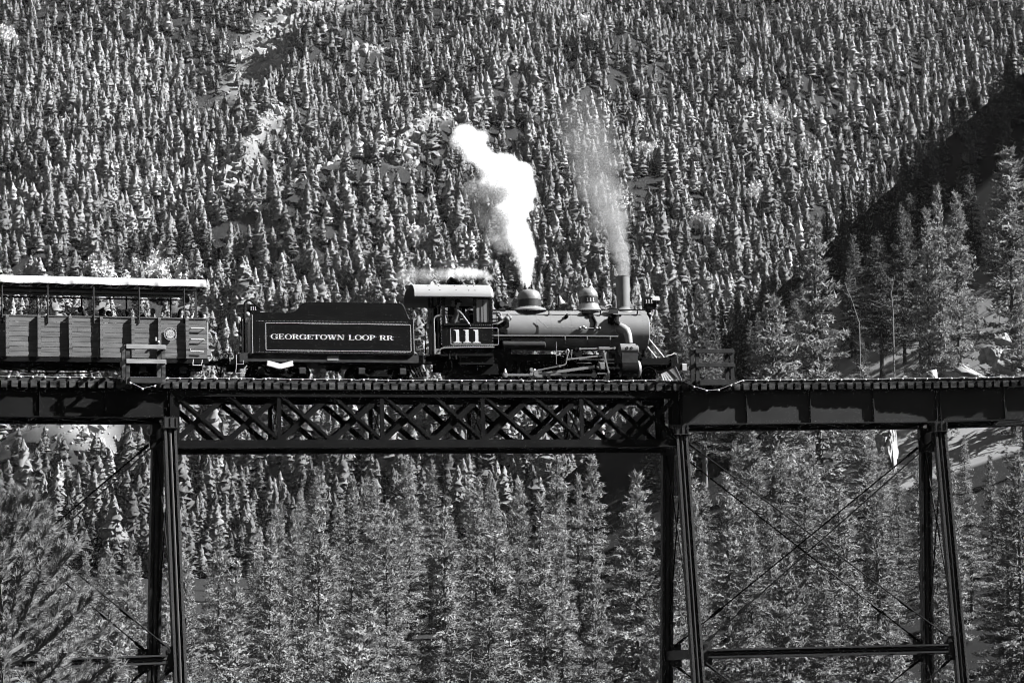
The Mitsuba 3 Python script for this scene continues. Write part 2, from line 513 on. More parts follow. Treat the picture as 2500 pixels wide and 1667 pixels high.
H = np.interp(P[:, 1], [640, 760, 950, 1150, 1300], [10.5, 10.2, 9.0, 7.4, 6.9]) * np.exp(_r.normal(0, 0.25, len(P)))
W = H * _r.uniform(0.15, 0.22, len(P)) + 0.3
tone = np.interp(P[:, 1], [670, 800], [0.065, 0.11]) * np.exp(_r.normal(0, 0.28, len(P))) * (0.55 + 0.8 * dens)
B = np.c_[P, Z - 0.3]
big = P[:, 1] < 830
mbv, mbf, mbc, off = [], [], [], 0
for sel, lev, seg in ((big, 13, 11), (~big & (P[:, 1] < 960), 10, 9), (P[:, 1] >= 960, 8, 8)):
    v, f, c = far_trees(_r, B[sel], H[sel], W[sel], tone[sel], lev, seg)
    mbv.append(v); mbf.append(f + off); mbc.append(c); off += len(v)
scene['forest'] = mikit.ply((np.vstack(mbv), np.vstack(mbf)), 'tinted', smooth=True, color=np.repeat(np.concatenate(mbc)[:, None], 3, 1))
thing('forest', 'dense conifer forest covering the mountainside behind the train', 'forest', kind='stuff')
print('far trees', len(P), big.sum(), off // 3)

for (px, py), spread, n, lab in ASPENS:
    q = np.array([px, py]) + _r.normal(0, 0.5, (n, 2)) * [spread * 0.8, spread * 0.3]
    w = mountain_hit(q[:, 0], q[:, 1])
    w[:, 2] = ground(w[:, 0], w[:, 1])
    vv, tt = [], []
    for b in w:
        h = _r.uniform(6, 10)
        m = 130
        d = _r.normal(size=(m, 3)); d /= np.linalg.norm(d, axis=1, keepdims=True)
        c = b + [0, 0, h * 0.62] + d * _r.uniform(0.45, 1, (m, 1)) * [1.7, 1.7, h * 0.36]
        tri = c[:, None] + _r.normal(0, 0.34, (m, 3, 3))
        vv.append(tri.reshape(-1, 3))
        tk = MB().tube(b, b + [0, 0, h * 0.6], 0.12, 0.06, n=4, caps=False).arrays()
        vv.append(tk[0][tk[1]].reshape(-1, 3))
    v = np.vstack(vv)
    k = name_thing('aspen_stand', lab, 'aspens', kind='stuff')
    put(k, (v, np.arange(len(v)).reshape(-1, 3)), 'pale_leaves')

# low scrub and saplings on the open ground between the trees
n_ = 15000
Q = scatter(_r, 0, 650, 1280, 3.2)
Q = Q[_r.permutation(len(Q))[:n_]]
qz = ground(Q[:, 0], Q[:, 1])
m_ = rock_mask(Q[:, 0], Q[:, 1])
Q, qz = Q[_r.random(len(Q)) > 0.5 * m_], qz[_r.random(len(Q)) > -1][: len(Q)]
qz = ground(Q[:, 0], Q[:, 1])
kk = 16
d = _r.normal(size=(len(Q), kk, 3))
d /= np.linalg.norm(d, axis=2, keepdims=True)
d[..., 2] = np.abs(d[..., 2])
sz = _r.uniform(0.35, 1.3, (len(Q), 1, 1))
c = np.c_[Q, qz][:, None] + d * sz * [1.1, 1.1, 1.0]
v = (c[:, :, None] + _r.normal(0, 0.42, (len(Q), kk, 3, 3)) * sz[..., None]).reshape(-1, 3)
tn = np.repeat(np.clip(0.05 * np.exp(_r.normal(0, 0.6, len(Q))), 0.02, 0.25), kk * 3)
scene['scrub'] = mikit.ply((v, np.arange(len(v)).reshape(-1, 3)), 'tinted', color=np.repeat(tn[:, None], 3, 1))
thing('scrub', 'low scrub and saplings on the open ground of the mountainside', 'scrub', kind='stuff')
# ---------------------------------------------------------------- the track: a curve of about 110 m radius, climbing gently to the right
S0, STEP = 30.0, 0.05
_s = np.arange(-S0, S0 + STEP, STEP)
_head = math.radians(12.3) - _s / 110.0
_i0 = int(round(S0 / STEP))
_x = np.concatenate([[0], np.cumsum(np.cos((_head[1:] + _head[:-1]) / 2) * STEP)])
_y = np.concatenate([[0], np.cumsum(np.sin((_head[1:] + _head[:-1]) / 2) * STEP)])
_x, _y = _x - _x[_i0], _y - _y[_i0] + 85.0
# height of the outer guard timber, from where it runs on the photograph
_mx = np.array([17, 258, 588, 1033, 1325, 1671, 1824, 2172, 2490.0])
_my = np.array([918.4, 923, 924.7, 926.8, 929, 929.7, 928, 925.3, 920])


def _fit_height():
    ss, zz = [], []
    for px, py in zip(_mx, _my):
        d = ray(px, py)
        k = np.argmin(np.abs(_x / _y - d[0] / d[1]))
        ss.append(_s[k])
        zz.append(d[2] / d[1] * _y[k])
    return np.polyfit(ss, zz, 3)


ZP = _fit_height()
EDGE = 1.35                                  # guard timber's outer edge from the track's middle


class Rail:
    """Places along the track: s metres from the middle, lat metres across (away from the camera), up metres above the deck edge."""

    def head(self, s):
        return math.radians(12.3) - np.asarray(s, float) / 110.0

    def __call__(self, s, lat=0.0, up=0.0):
        s, lat, up = np.broadcast_arrays(np.asarray(s, float), np.asarray(lat, float), np.asarray(up, float))
        h = self.head(s)
        L = lat + EDGE
        return np.stack([np.interp(s, _s, _x) - np.sin(h) * L, np.interp(s, _s, _y) + np.cos(h) * L, np.polyval(ZP, s) + up], -1)

    def s_of(self, px, lat=-EDGE):
        q = self(_s, lat, 0.0)
        u = project(q)[:, 0]
        return float(np.interp(px, u, _s))

    def frame(self, s, ds=0.5):
        """Local axes at s: x along the track (uphill, to the right), y away from the camera, z up; the origin on the track's middle at rail height."""
        a, b = self(s - ds), self(s + ds)
        x = unit(b - a)
        y = unit(np.cross([0, 0, 1.0], x))
        return self(s), np.stack([x, y, np.cross(x, y)], 1)


R = Rail()


class Local:
    """Local metres of a straight piece (vehicle, span, bent), read off the photograph at a given lateral plane."""

    def __init__(s, o, m):
        s.o, s.m = np.asarray(o), np.asarray(m)

    def at(s, px, py, lat):
        d = ray(px, py)
        n = s.m[:, 1]
        t = (s.o @ n + lat) / (d @ n)
        q = s.m.T @ (d * t - s.o)
        return np.array([q[0], lat, q[2]])

    @property
    def place(s):
        return s.o, s.m


def chord(sa, sb, up=0.0):
    a, b = R(sa, 0, up), R(sb, 0, up)
    x = unit(b - a)
    y = unit(np.cross([0, 0, 1.0], x))
    return Local(a, np.stack([x, y, np.cross(x, y)], 1)), float(np.linalg.norm(b - a))


# ---------------------------------------------------------------- the bridge
BR = thing('railway_bridge', 'dark steel railway trestle bridge with lattice span crossing the whole picture', 'bridge')
_taken.add(BR)
_r = np.random.default_rng(3)
s_left, s_mid, s_right = R.s_of(424), R.s_of(1662), R.s_of(2292)
s_l0, s_r0 = s_left - 9.1, s_right + 16.0

# sleepers, guard timbers, rails
for s in np.arange(R.s_of(-60), R.s_of(2560), 0.322):
    o, m = R.frame(s)
    j = _r.normal(0, 0.012)
    mb = MB().box([-0.105 + j, -1.40 - abs(_r.normal(0, 0.025)), -0.365], [0.105 + j, 1.42, -0.130], bev=0.012)
    put(f'{BR}__sleeper', mb, 'tie_wood', place=(o, m))
ss = np.arange(-S0 + 1, S0 - 1, 0.6)
for lat, lo, hi, w, mat, nm in ((-1.28, -0.128, -0.004, 0.16, 'dirty_iron', 'guard_timber'), (1.28, -0.128, -0.004, 0.16, 'dirty_iron', 'guard_timber')):
    edge = int(round(4.8 / 0.6))
    for k in range(0, len(ss) - 1, edge):
        seg = ss[k:k + edge + 1]
        mb = MB()
        for a, b in zip(seg[:-1], seg[1:]):
            mb.beam(R(a, lat, (lo + hi) / 2), R(b, lat, (lo + hi) / 2), w, hi - lo)
        put(f'{BR}__{nm}', mb, mat)
for lat in (-0.49, 0.49):
    mb = MB()
    for a, b in zip(ss[:-1], ss[1:]):
        mb.beam(R(a, lat, -0.012), R(b, lat, -0.012), 0.065, 0.036)
        mb.beam(R(a, lat, -0.075), R(b, lat, -0.075), 0.02, 0.09)
        mb.beam(R(a, lat, -0.125), R(b, lat, -0.125), 0.11, 0.012)
    put(f'{BR}__rail', mb, 'bright_steel')


def plate_girder(sa, sb, depth, mat, bays):
    """Two plate girders with flanges, stiffeners, rivets and the bracing between them."""
    L, n = chord(sa, sb, -0.37)
    for lat in (-1.1, 1.1):
        mb = MB()
        mb.box([0, lat - 0.008, -depth], [n, lat + 0.008, 0])
        for z in (-0.012, -depth + 0.012):
            mb.box([0, lat - 0.17, z - 0.011], [n, lat + 0.17, z + 0.011])
        for z0, z1 in ((-0.024, -0.13), (-depth + 0.024, -depth + 0.13)):
            for sg in (-1, 1):
                mb.box([0, lat + sg * 0.0085, z0], [n, lat + sg * 0.022, z1])
        put(f'{BR}__plate_girder', mb, mat, place=L.place)
        rv = MB()
        for x in np.arange(0.1, n, 0.14):
            for z in (-0.09, -depth + 0.09):
                rv.ball([x, lat - 0.024, z], [0.016, 0.010, 0.016], 0)
        for k in range(bays + 1):
            x = 0.12 + (n - 0.24) * k / bays
            sm = MB()
            for sg in (-1, 1):
                sm.box([x - 0.011, lat + sg * 0.023, -depth + 0.03], [x + 0.011, lat + sg * 0.12, -0.03])
                sm.box([x - 0.08, lat + sg * 0.0225, -depth + 0.03], [x + 0.08, lat + sg * 0.034, -0.03])
            put(f'{BR}__stiffener', sm, mat, place=L.place)
            for z in np.arange(-depth + 0.2, -0.15, 0.12):
                rv.ball([x - 0.05, lat - 0.036, z], [0.016, 0.010, 0.016], 0)
        put(f'{BR}__rivets', rv, mat, place=L.place, kind='stuff')
    bracing(L, n, -depth + 0.05, bays)


def bracing(L, n, z, bays, lat=1.1):
    br = MB()
    for k in range(bays):
        x0, x1 = 0.12 + (n - 0.24) * k / bays, 0.12 + (n - 0.24) * (k + 1) / bays
        br.beam([x0, -lat, z], [x1, lat, z], 0.07, 0.012)
        br.beam([x1, -lat, z + 0.02], [x0, lat, z + 0.02], 0.07, 0.012)
        br.box([(x0 + x1) / 2 - 0.13, -0.12, z - 0.012], [(x0 + x1) / 2 + 0.13, 0.12, z - 0.024])
    put(f'{BR}__lateral_bracing', br, 'pale_bridge_steel', place=L.place)
    for k in range(bays + 1):
        x = 0.12 + (n - 0.24) * k / bays
        put(f'{BR}__cross_strut', MB().beam([x, -lat, z + 0.06], [x, lat, z + 0.06], 0.10, 0.05).beam([x - 0.04, -lat, z + 0.11], [x - 0.04, lat, z + 0.11], 0.014, 0.09), 'pale_bridge_steel', place=L.place)


plate_girder(s_l0, s_left - 0.02, 0.96, 'bridge_steel', 4)
plate_girder(s_mid + 0.02, s_right - 0.01, 1.22, 'pale_bridge_steel', 4)
plate_girder(s_right + 0.01, s_r0, 1.22, 'pale_bridge_steel', 6)


def lattice_span(sa, sb):
    L, n = chord(sa, sb, -0.37)
    D, panels = 2.0, 10
    for lat in (-1.1, 1.1):
        key = unique(f'{BR}__lattice_truss')
        ch = MB()
        for z, h in ((-0.12, 0.24), (-D + 0.13, 0.26)):
            for sg in (-1, 1):
                ch.box([0, lat + sg * 0.075, z - h / 2], [n, lat + sg * 0.09, z + h / 2])
            zf = z + (h / 2 if z > -1 else -h / 2)
            ch.box([0, lat - 0.16, zf - 0.014], [n, lat + 0.16, zf + 0.014])
        for x in (0.06, n - 0.06):
            ch.box([x - 0.06, lat - 0.13, -D], [x + 0.06, lat + 0.13, 0])
        ch.box([0.12, lat - 0.010, -D + 0.02], [0.34, lat + 0.010, -0.02])
        ch.box([n - 0.34, lat - 0.010, -D + 0.02], [n - 0.12, lat + 0.010, -0.02])
        put(key, ch, 'bridge_steel', place=L.place)
        p = (n - 0.3) / panels
        for k in range(panels):
            x0, x1 = 0.15 + p * k, 0.15 + p * (k + 1)
            put(f'{key}__diagonal', MB().beam([x0, lat - 0.03, -0.18], [x1, lat - 0.03, -D + 0.2], 0.19, 0.02, up=(0, 1, 0)).beam([x0, lat - 0.05, -0.18], [x1, lat - 0.05, -D + 0.2], 0.02, 0.07, up=(0, 1, 0)), 'bridge_steel', place=L.place)
            put(f'{key}__diagonal', MB().beam([x0, lat + 0.03, -D + 0.2], [x1, lat + 0.03, -0.18], 0.19, 0.02, up=(0, 1, 0)), 'bridge_steel', place=L.place)
            mb = MB()
            for x, z in ((x1, -0.22), (x1, -D + 0.25)):
                mb.box([x - 0.16, lat - 0.012, z - 0.17], [x + 0.16, lat + 0.012, z + 0.17])
            put(f'{key}__gusset', mb, 'bridge_steel', place=L.place)
            if k % 2 == 1 and k < panels - 1:
                put(f'{key}__post', MB().box([x1 - 0.07, lat - 0.06, -D + 0.2], [x1 + 0.07, lat + 0.06, -0.2]), 'bridge_steel', place=L.place)
    for k in range(1, 5):
        x = 0.15 + (n - 0.3) / panels * 2 * k
        put(f'{BR}__sway_frame', MB().beam([x, -1.04, -0.3], [x, 1.04, -D + 0.3], 0.11, 0.014, up=(1, 0, 0)).beam([x + 0.02, -1.04, -D + 0.3], [x + 0.02, 1.04, -0.3], 0.09, 0.012, up=(1, 0, 0))
            .beam([x, -1.04, -0.28], [x, 1.04, -0.28], 0.09, 0.09).beam([x, -1.04, -D + 0.3], [x, 1.04, -D + 0.3], 0.09, 0.09), 'bridge_steel', place=L.place)
    bracing(L, n, -D + 0.1, 5)


lattice_span(s_left + 0.0, s_mid - 0.02)

BATTER = 1 / 6.2


def column(key, top, foot, xdir):
    """A built-up column: a web recessed between two channels with riveted lips."""
    d = unit(foot - top)
    sd = unit(xdir - d * np.dot(xdir, d))
    nn = unit(np.cross(d, sd))
    if nn[1] > 0:
        nn = -nn
    mb = MB()
    for sg in (-1, 1):
        o = sd * sg * 0.20
        mb.beam(top + o, foot + o, 0.36, 0.016, up=sd)                       # channel web (side plate)
        for f in (-1, 1):
            mb.beam(top + o * 0.84 + nn * f * 0.178, foot + o * 0.84 + nn * f * 0.178, 0.012, 0.085, up=sd)
    mb.beam(top + nn * 0.06, foot + nn * 0.06, 0.012, 0.385, up=sd)           # recessed plate
    put(key, mb, 'pale_bridge_steel')
    rod = MB().path([top + nn * 0.055, foot + nn * 0.055], 0.085, 14)
    put(f'{key}__core', rod, 'pale_bridge_steel')
    rv = MB()
    n = float(np.linalg.norm(foot - top))
    for t in np.arange(0.1, n, 0.16):
        for sg in (-1, 1):
            rv.ball(top + d * t + sd * sg * 0.168 + nn * 0.19, 0.016, 0)
    put(f'{key}__rivets', rv, 'pale_bridge_steel', kind='stuff')


def rod(key, a, b, r=0.026):
    """A tie rod with a turnbuckle and forked ends."""
    a, b = np.asarray(a), np.asarray(b)
    put(key, MB().path([a, b], r, 8), 'bridge_steel', smooth=40)
    m0, m1, m2, m3 = (a + (b - a) * t for t in (0.80, 0.815, 0.845, 0.86))
    tb = MB().path([m0, m1, m2, m3], [0.03, 0.062, 0.062, 0.03], 8)
    for e, f in ((a, a + unit(b - a) * 0.5), (b, b - unit(b - a) * 0.5)):
        tb.path([e, f], 0.052, 8)
    put(f'{key}__turnbuckle', tb, 'bridge_steel', smooth=40)


def bent(s, z_top, key_name):
    """Two battered columns under the girders, with thin cross rods between them."""
    o, m = R.frame(s)
    x = m[:, 0]
    tops, feet = [], []
    k = unique(f'{BR}__{key_name}')
    cap = MB().box([-0.24, -1.32, z_top - 0.01], [0.24, -0.88, z_top + 0.34]).box([-0.24, 0.88, z_top - 0.01], [0.24, 1.32, z_top + 0.34])
    for lat in (-1.1, 1.1):
        for a in (-0.2, 0, 0.2):
            cap.box([a - 0.012, lat - 0.255, z_top - 0.005], [a + 0.012, lat + 0.255, z_top + 0.335])
        cap.box([-0.28, lat - 0.27, z_top - 0.03], [0.28, lat + 0.27, z_top - 0.012])
    cap.box([-0.10, -1.0, z_top - 0.28], [0.10, 1.0, z_top + 0.10])
    for lat in (-1.0, 1.0):
        cap.box([-0.30, lat - 0.016, z_top - 0.55], [0.30, lat + 0.016, z_top - 0.05])
    put(k, cap, 'pale_bridge_steel', place=(o, m))
    for sg in (-1, 1):
        t = o + m @ [0, sg * 1.1, z_top - 0.03]
        dz = 28.0
        f = o + m @ [0, sg * (1.1 + BATTER * dz), z_top - dz]
        f[2] = t[2] - dz
        tops.append(t)
        feet.append(f)
        column(f'{k}__leg' if sg < 0 else f'{k}__leg_001', t, f, x)
    for i, (z0, z1) in enumerate(((0.0, 0.28), (0.28, 0.56), (0.56, 0.95))):
        for p in (0, 1):
            a = tops[p] + (feet[p] - tops[p]) * (z0 + 0.015)
            b = tops[1 - p] + (feet[1 - p] - tops[1 - p]) * (z1 - 0.015)
            put(f'{k}__cross_rod', MB().path([a + x * 0.05 * (1 - 2 * p), b + x * 0.05 * (1 - 2 * p)], 0.028, 6), 'bridge_steel', smooth=40)
        a, b = tops[0] + (feet[0] - tops[0]) * z1, tops[1] + (feet[1] - tops[1]) * z1
        put(f'{k}__strut', MB().beam(a, b, 0.10, 0.34), 'pale_bridge_steel')
    return tops, feet


bents = [bent(s_l0 + 0.05, -1.68, 'trestle_bent'), bent(s_left - 0.12, -1.68, 'trestle_bent'), bent(s_mid, -1.93, 'trestle_bent'), bent(s_right, -1.93, 'trestle_bent')]
for (ta, fa), (tb_, fb) in ((bents[0], bents[1]), (bents[2], bents[3])):
    for i in (0, 1):
        for z0, z1 in ((0.0, 0.28), (0.28, 0.56), (0.56, 0.95)):
            pa = [ta[i] + (fa[i] - ta[i]) * z for z in (z0 + 0.012, z1 - 0.012)]
            pb = [tb_[i] + (fb[i] - tb_[i]) * z for z in (z0 + 0.012, z1 - 0.012)]
            e = unit(pb[0] - pa[0]) * 0.3
            off = np.array([0, -0.06, 0]) if i == 0 else np.array([0, 0.06, 0])
            rod(unique(f'{BR}__tie_rod'), pa[0] + e + off, pb[1] - e + off)
            rod(unique(f'{BR}__tie_rod'), pb[0] - e - off, pa[1] + e - off)
            a, b = ta[i] + (fa[i] - ta[i]) * z1, tb_[i] + (fb[i] - tb_[i]) * z1
            e = unit(b - a)
            st = MB()
            for w in (-0.12, 0.12):
                st.beam(a + e * 0.42 + [0, 0, w], b - e * 0.42 + [0, 0, w], 0.30, 0.016)
            st.beam(a + e * 0.42 + [0, 0.05, 0], b - e * 0.42 + [0, 0.05, 0], 0.014, 0.24)
            for w in (-0.06, 0.06):
                st.beam(a + e * 0.42 + [0, -0.15, w * 2.05], b - e * 0.42 + [0, -0.15, w * 2.05], 0.012, 0.06)
            st.path([a + e * 0.42 + [0, -0.02, 0], b - e * 0.42 + [0, -0.02, 0]], 0.05, 10)
            put(f'{BR}__strut', st, 'pale_bridge_steel')
            gp = MB()
            for c, sg in ((a, 1), (b, -1)):
                gp.beam(c + e * sg * 0.14 + [0, -0.02, 0], c + e * sg * 0.56 + [0, -0.02, 0], 0.03, 0.85)
                gp.tube(c + e * sg * 0.34 + [0, -0.09, 0.27], c + e * sg * 0.34 + [0, 0.02, 0.27], 0.07)
                gp.tube(c + e * sg * 0.34 + [0, -0.09, -0.27], c + e * sg * 0.34 + [0, 0.02, -0.27], 0.07)
            put(f'{BR}__gusset_plate', gp, 'pale_bridge_steel')

# concrete-free far bent to the right of the picture is out of view; stone footings stand on the gorge floor, hidden by trees

# ---------------------------------------------------------------- refuge platforms beside the track
def platform(px0, px1, label, wood_post, wood_rail, py_top, n_rail):
    key = name_thing('refuge_platform', label, 'platform')
    sa, sb = R.s_of(px0, -2.2), R.s_of(px1, -2.2)
    o, m = R.frame((sa + sb) / 2)
    L = Local(o, m)
    h = (sb - sa) / 2
    top = L.at((px0 + px1) / 2, py_top, -2.2)[2]
    fl = MB()
    put(f'{key}__floor', MB().box([-h, -2.35, -0.13], [h, -1.42, -0.085]), wood_rail if n_rail == 2 else wood_post, place=L.place)
    for x in (-h * 0.75, 0, h * 0.75):
        put(f'{key}__joist', MB().box([x - 0.09, -2.38, -0.365], [x + 0.09, -1.0, -0.135], bev=0.01), wood_post, place=L.place)
    put(f'{key}__skirt', MB().box([-h + 0.06, -2.42, -0.30], [h - 0.06, -2.385, -0.10]), 'dirty_iron', place=L.place)
    for x in (-h, h):
        for y in (-2.30, -1.50):
            put(f'{key}__post', MB().box([x - 0.065, y - 0.065, -0.34], [x + 0.065, y + 0.065, top - (0.02 if y < -2 else 0.08)], bev=0.012), wood_post, place=L.place)
    for k in range(n_rail):
        z = top - 0.09 - k * (0.50 if n_rail == 2 else 0.53)
        put(f'{key}__rail', MB().box([-h - 0.06, -2.42, z - 0.075], [h + 0.06, -2.37, z + 0.075], bev=0.01), wood_rail, place=L.place)
        for x in (-h, h):
            put(f'{key}__side_rail', MB().box([x - 0.02 + 0.09 * np.sign(x), -2.30, z - 0.075], [x + 0.02 + 0.09 * np.sign(x), -1.45, z + 0.075]), wood_rail, place=L.place)
    return key


platform(311, 397, 'pale wooden refuge platform with two plank rails in front of the coach', 'tie_wood', 'pale_wood', 842, 2)
platform(1702, 1786, 'dark wooden refuge platform with railing ahead of the locomotive', 'dirty_iron', 'dirty_iron', 853, 2)

# ---------------------------------------------------------------- string of lights along the deck edge
LG = name_thing('string_lights', 'string of round white bulbs hung along the near edge of the deck', 'lights')
pts, bulbs = [], []
sag = [(311, 397), (1676, 1796)]
for px in np.arange(-70, 2580, 29.9):
    inside = next((g for g in sag if g[0] - 8 < px < g[1] + 4), None)
    if inside:
        t = (px - inside[0]) / (inside[1] - inside[0])
        p = R(R.s_of(px, -2.5), -2.5, -0.22 - 0.30 * (1 - (2 * t - 1) ** 2))
    else:
        p = R(R.s_of(px), -EDGE - 0.035, -0.01 + _r.normal(0, 0.006))
    bulbs.append(p)
    pts += [p + [0, 0, 0.02]]
    if len(bulbs) > 1 and not inside:
        pts.insert(-1, (bulbs[-1] + bulbs[-2]) / 2 + [0, 0, 0.014 + _r.normal(0, 0.005)])
put(f'{LG}__cable', MB().path(pts, 0.009, 5), 'cream_paint')
for p in bulbs:
    put(f'{LG}__bulb', MB().ball(p + [0, -0.01, -0.005], 0.040, 1), 'white_paint', smooth=True)
# ---------------------------------------------------------------- lettering with serifs
def _ell(cx, cy, rx, ry):
    return affinity.scale(Point(cx, cy).buffer(1.0, 24), rx, ry)


def glyph(ch):
    """A roman capital one unit high: (outline, width)."""
    u = shapely.union_all
    st, th, sf = 0.20, 0.07, 0.07                              # stem, thin stroke, serif height

    def stem(x, w=st, y0=0.0, y1=1.0, foot=True, head=True, s=0.09):
        p = [sbox(x, y0, x + w, y1)]
        if foot:
            p.append(sbox(x - s, y0, x + w + s, y0 + sf))
        if head:
            p.append(sbox(x - s, y1 - sf, x + w + s, y1))
        return u(p)

    if ch == '1':
        flag = Polygon([(0.04, 1.0), (0.40, 1.0), (0.40, 0.80), (0.20, 0.80), (0.16, 0.92), (0.04, 0.945)])
        foot = Polygon([(0.0, 0), (0.64, 0), (0.64, 0.035), (0.50, 0.07), (0.44, 0.16), (0.20, 0.16), (0.14, 0.07), (0.0, 0.035)])
        return u([sbox(0.20, 0, 0.44, 1.0), flag, foot]), 0.72
    if ch in 'OGCU' and ch != 'U':
        w = 1.08
        ring = _ell(w / 2, 0.5, w / 2, 0.52).difference(_ell(w / 2, 0.5, w / 2 - 0.19, 0.46))
        if ch == 'O':
            return ring, w
        cut = ring.difference(sbox(w * 0.66, 0.40, w + 0.1, 0.68))
        return u([cut, sbox(w * 0.78, 0.0, w * 0.78 + 0.17, 0.42), sbox(w * 0.60, 0.36, w + 0.04, 0.43), sbox(w * 0.88, 0.66, w * 0.94, 1.0)]), w + 0.04
    if ch == 'E' or ch == 'L':
        p = [stem(0.10), sbox(0.1, 0, 0.86, sf), sbox(0.80, 0, 0.86, 0.30)]
        if ch == 'E':
            p += [sbox(0.1, 1 - sf, 0.82, 1), sbox(0.76, 0.74, 0.82, 1), sbox(0.2, 0.48, 0.60, 0.55), sbox(0.55, 0.38, 0.60, 0.65)]
        return u(p), 0.92
    if ch in 'RP':
        bowl = _ell(0.50, 0.735, 0.38, 0.265).difference(_ell(0.50, 0.735, 0.19, 0.20)).intersection(sbox(0.42, 0, 2, 2))
        p = [stem(0.10, head=False), sbox(0.01, 1 - sf, 0.5, 1), sbox(0.2, 0.47, 0.5, 0.54), bowl]
        if ch == 'R':
            p += [Polygon([(0.46, 0.50), (0.66, 0.50), (0.98, 0.0), (0.74, 0.0)]), sbox(0.72, 0, 1.08, sf)]
        return u(p), 1.04 if ch == 'R' else 0.92
    if ch == 'T':
        return u([stem(0.38, head=False), sbox(0.02, 1 - sf, 0.94, 1), sbox(0.02, 0.70, 0.08, 1), sbox(0.88, 0.70, 0.94, 1)]), 0.98
    if ch == 'N':
        return u([sbox(0.12, 0, 0.19, 1), sbox(0.0, 0, 0.32, sf), sbox(0.0, 1 - sf, 0.30, 1), Polygon([(0.10, 1), (0.34, 1), (0.98, 0), (0.80, 0)]),
                  sbox(0.91, 0, 0.98, 1), sbox(0.80, 1 - sf, 1.10, 1)]), 1.12
    if ch == 'W':
        def leg(x0, x1, w):
            return Polygon([(x0, 1), (x0 + w, 1), (x1 + w, 0), (x1, 0)])
        return u([leg(0.06, 0.34, 0.2), leg(0.70, 0.42, 0.08), leg(0.58, 0.86, 0.2), leg(1.24, 0.94, 0.08), sbox(-0.02, 1 - sf, 0.36, 1), sbox(0.50, 1 - sf, 0.88, 1), sbox(1.12, 1 - sf, 1.42, 1)]), 1.42
    return Polygon(), 0.55


def line_of(text, gap=0.06):
    out, x = [], 0.0
    for ch in text:
        g, w = glyph(ch)
        if not g.is_empty:
            out.append(affinity.translate(g, x, 0))
        x += w + gap
    return shapely.union_all(out), x - gap


def sign_text(text, x0, x1, z0, h, stretch=True, gap=0.06):
    """Lettering from x0 to x1 with its feet at z0, h tall, as a polygon of the side plane (x, z)."""
    g, w = line_of(text, gap)
    return affinity.translate(affinity.scale(g, (x1 - x0) / w, h, origin=(0, 0)), x0, z0)


def rounded_frame(x0, x1, z0, z1, t, r=0.06):
    o = sbox(x0 + r, z0 + r, x1 - r, z1 - r).buffer(r, 6)
    return o.difference(o.buffer(-t))


SIDE = (np.array([1.0, 0, 0]), np.array([0, 0, 1.0]))          # a polygon in the side plane is extruded towards the camera


def plate(mb, poly, lat, t):
    return mb.prism(poly, [0, lat, 0], SIDE[0], SIDE[1], t)


def wheel(c, r, key, place, spokes=0, mat='black_iron', w=0.11, side=-1, counter=None):
    """A railway wheel in the side plane, its flange inside."""
    c = np.asarray(c, float)
    ax = np.array([0, side, 0.0])
    rim = MB().lathe([(r * 0.84, 0), (r * 0.84, w), (r, w), (r, 0), (r + 0.028, -0.004), (r + 0.028, -0.03), (r * 0.84, -0.03), (r * 0.84, 0)], c, ax, 40)
    if spokes:
        for k in range(spokes):
            a = 2 * np.pi * k / spokes
            d = np.array([np.cos(a), 0, np.sin(a)])
            rim.beam(c + d * 0.08 + ax * w * 0.5, c + d * r * 0.87 + ax * w * 0.5, 0.055, 0.05, up=(0, 1, 0))
    else:
        rim.lathe([(0.0, w * 0.35), (r * 0.5, w * 0.25), (r * 0.86, w * 0.45), (r * 0.86, w * 0.2), (0, w * 0.1)], c, ax, 32)
    rim.lathe([(0.0, w * 1.1), (0.10, w * 1.1), (0.11, w), (0.11, 0), (0, 0)], c, ax, 20)
    if counter is not None:
        a = np.linspace(counter - 0.7, counter + 0.7, 12)
        pg = Polygon([(np.cos(t) * r * 0.85, np.sin(t) * r * 0.85) for t in a])
        rim.prism(pg, c + ax * w * 0.75, SIDE[0], SIDE[1], 0.04)
    return put(key, rim, mat, smooth=40, place=place)


def pin_path(L, pts):
    return [L.at(*p) for p in pts]


# ---------------------------------------------------------------- the locomotive
_o, _m = R.frame(R.s_of(1330, 0.0), 4.0)
LO = Local(_o, _m)
P = LO.at
LC = name_thing('steam_locomotive', 'black steam locomotive with tall straight stack and two domes, number 111 on the cab', 'locomotive')


def lo(part, mb, mat, smooth=False, **k):
    return put(f'{LC}__{part}', mb, mat, smooth=smooth, place=LO.place, **k)


zt, zb_ = P(1420, 757.5, 0)[2], P(1572, 858, 0)[2]
BRAD, BZ = (zt - zb_) / 2, (zt + zb_) / 2
x_cab0, x_cab1 = P(1077.5, 780, -1.12)[0], P(1203, 780, -1.12)[0]
x_sb, x_fr = P(1478, 780, 0)[0], P(1572, 780, 0)[0]


def on_boiler(px, py, off=0.04):
    """A point just off the near side of the boiler."""
    lat = -0.5
    for _ in range(6):
        z = P(px, py, lat)[2]
        lat = -math.sqrt(max(0.0, (BRAD + off) ** 2 - (z - BZ) ** 2))
    return P(px, py, lat)


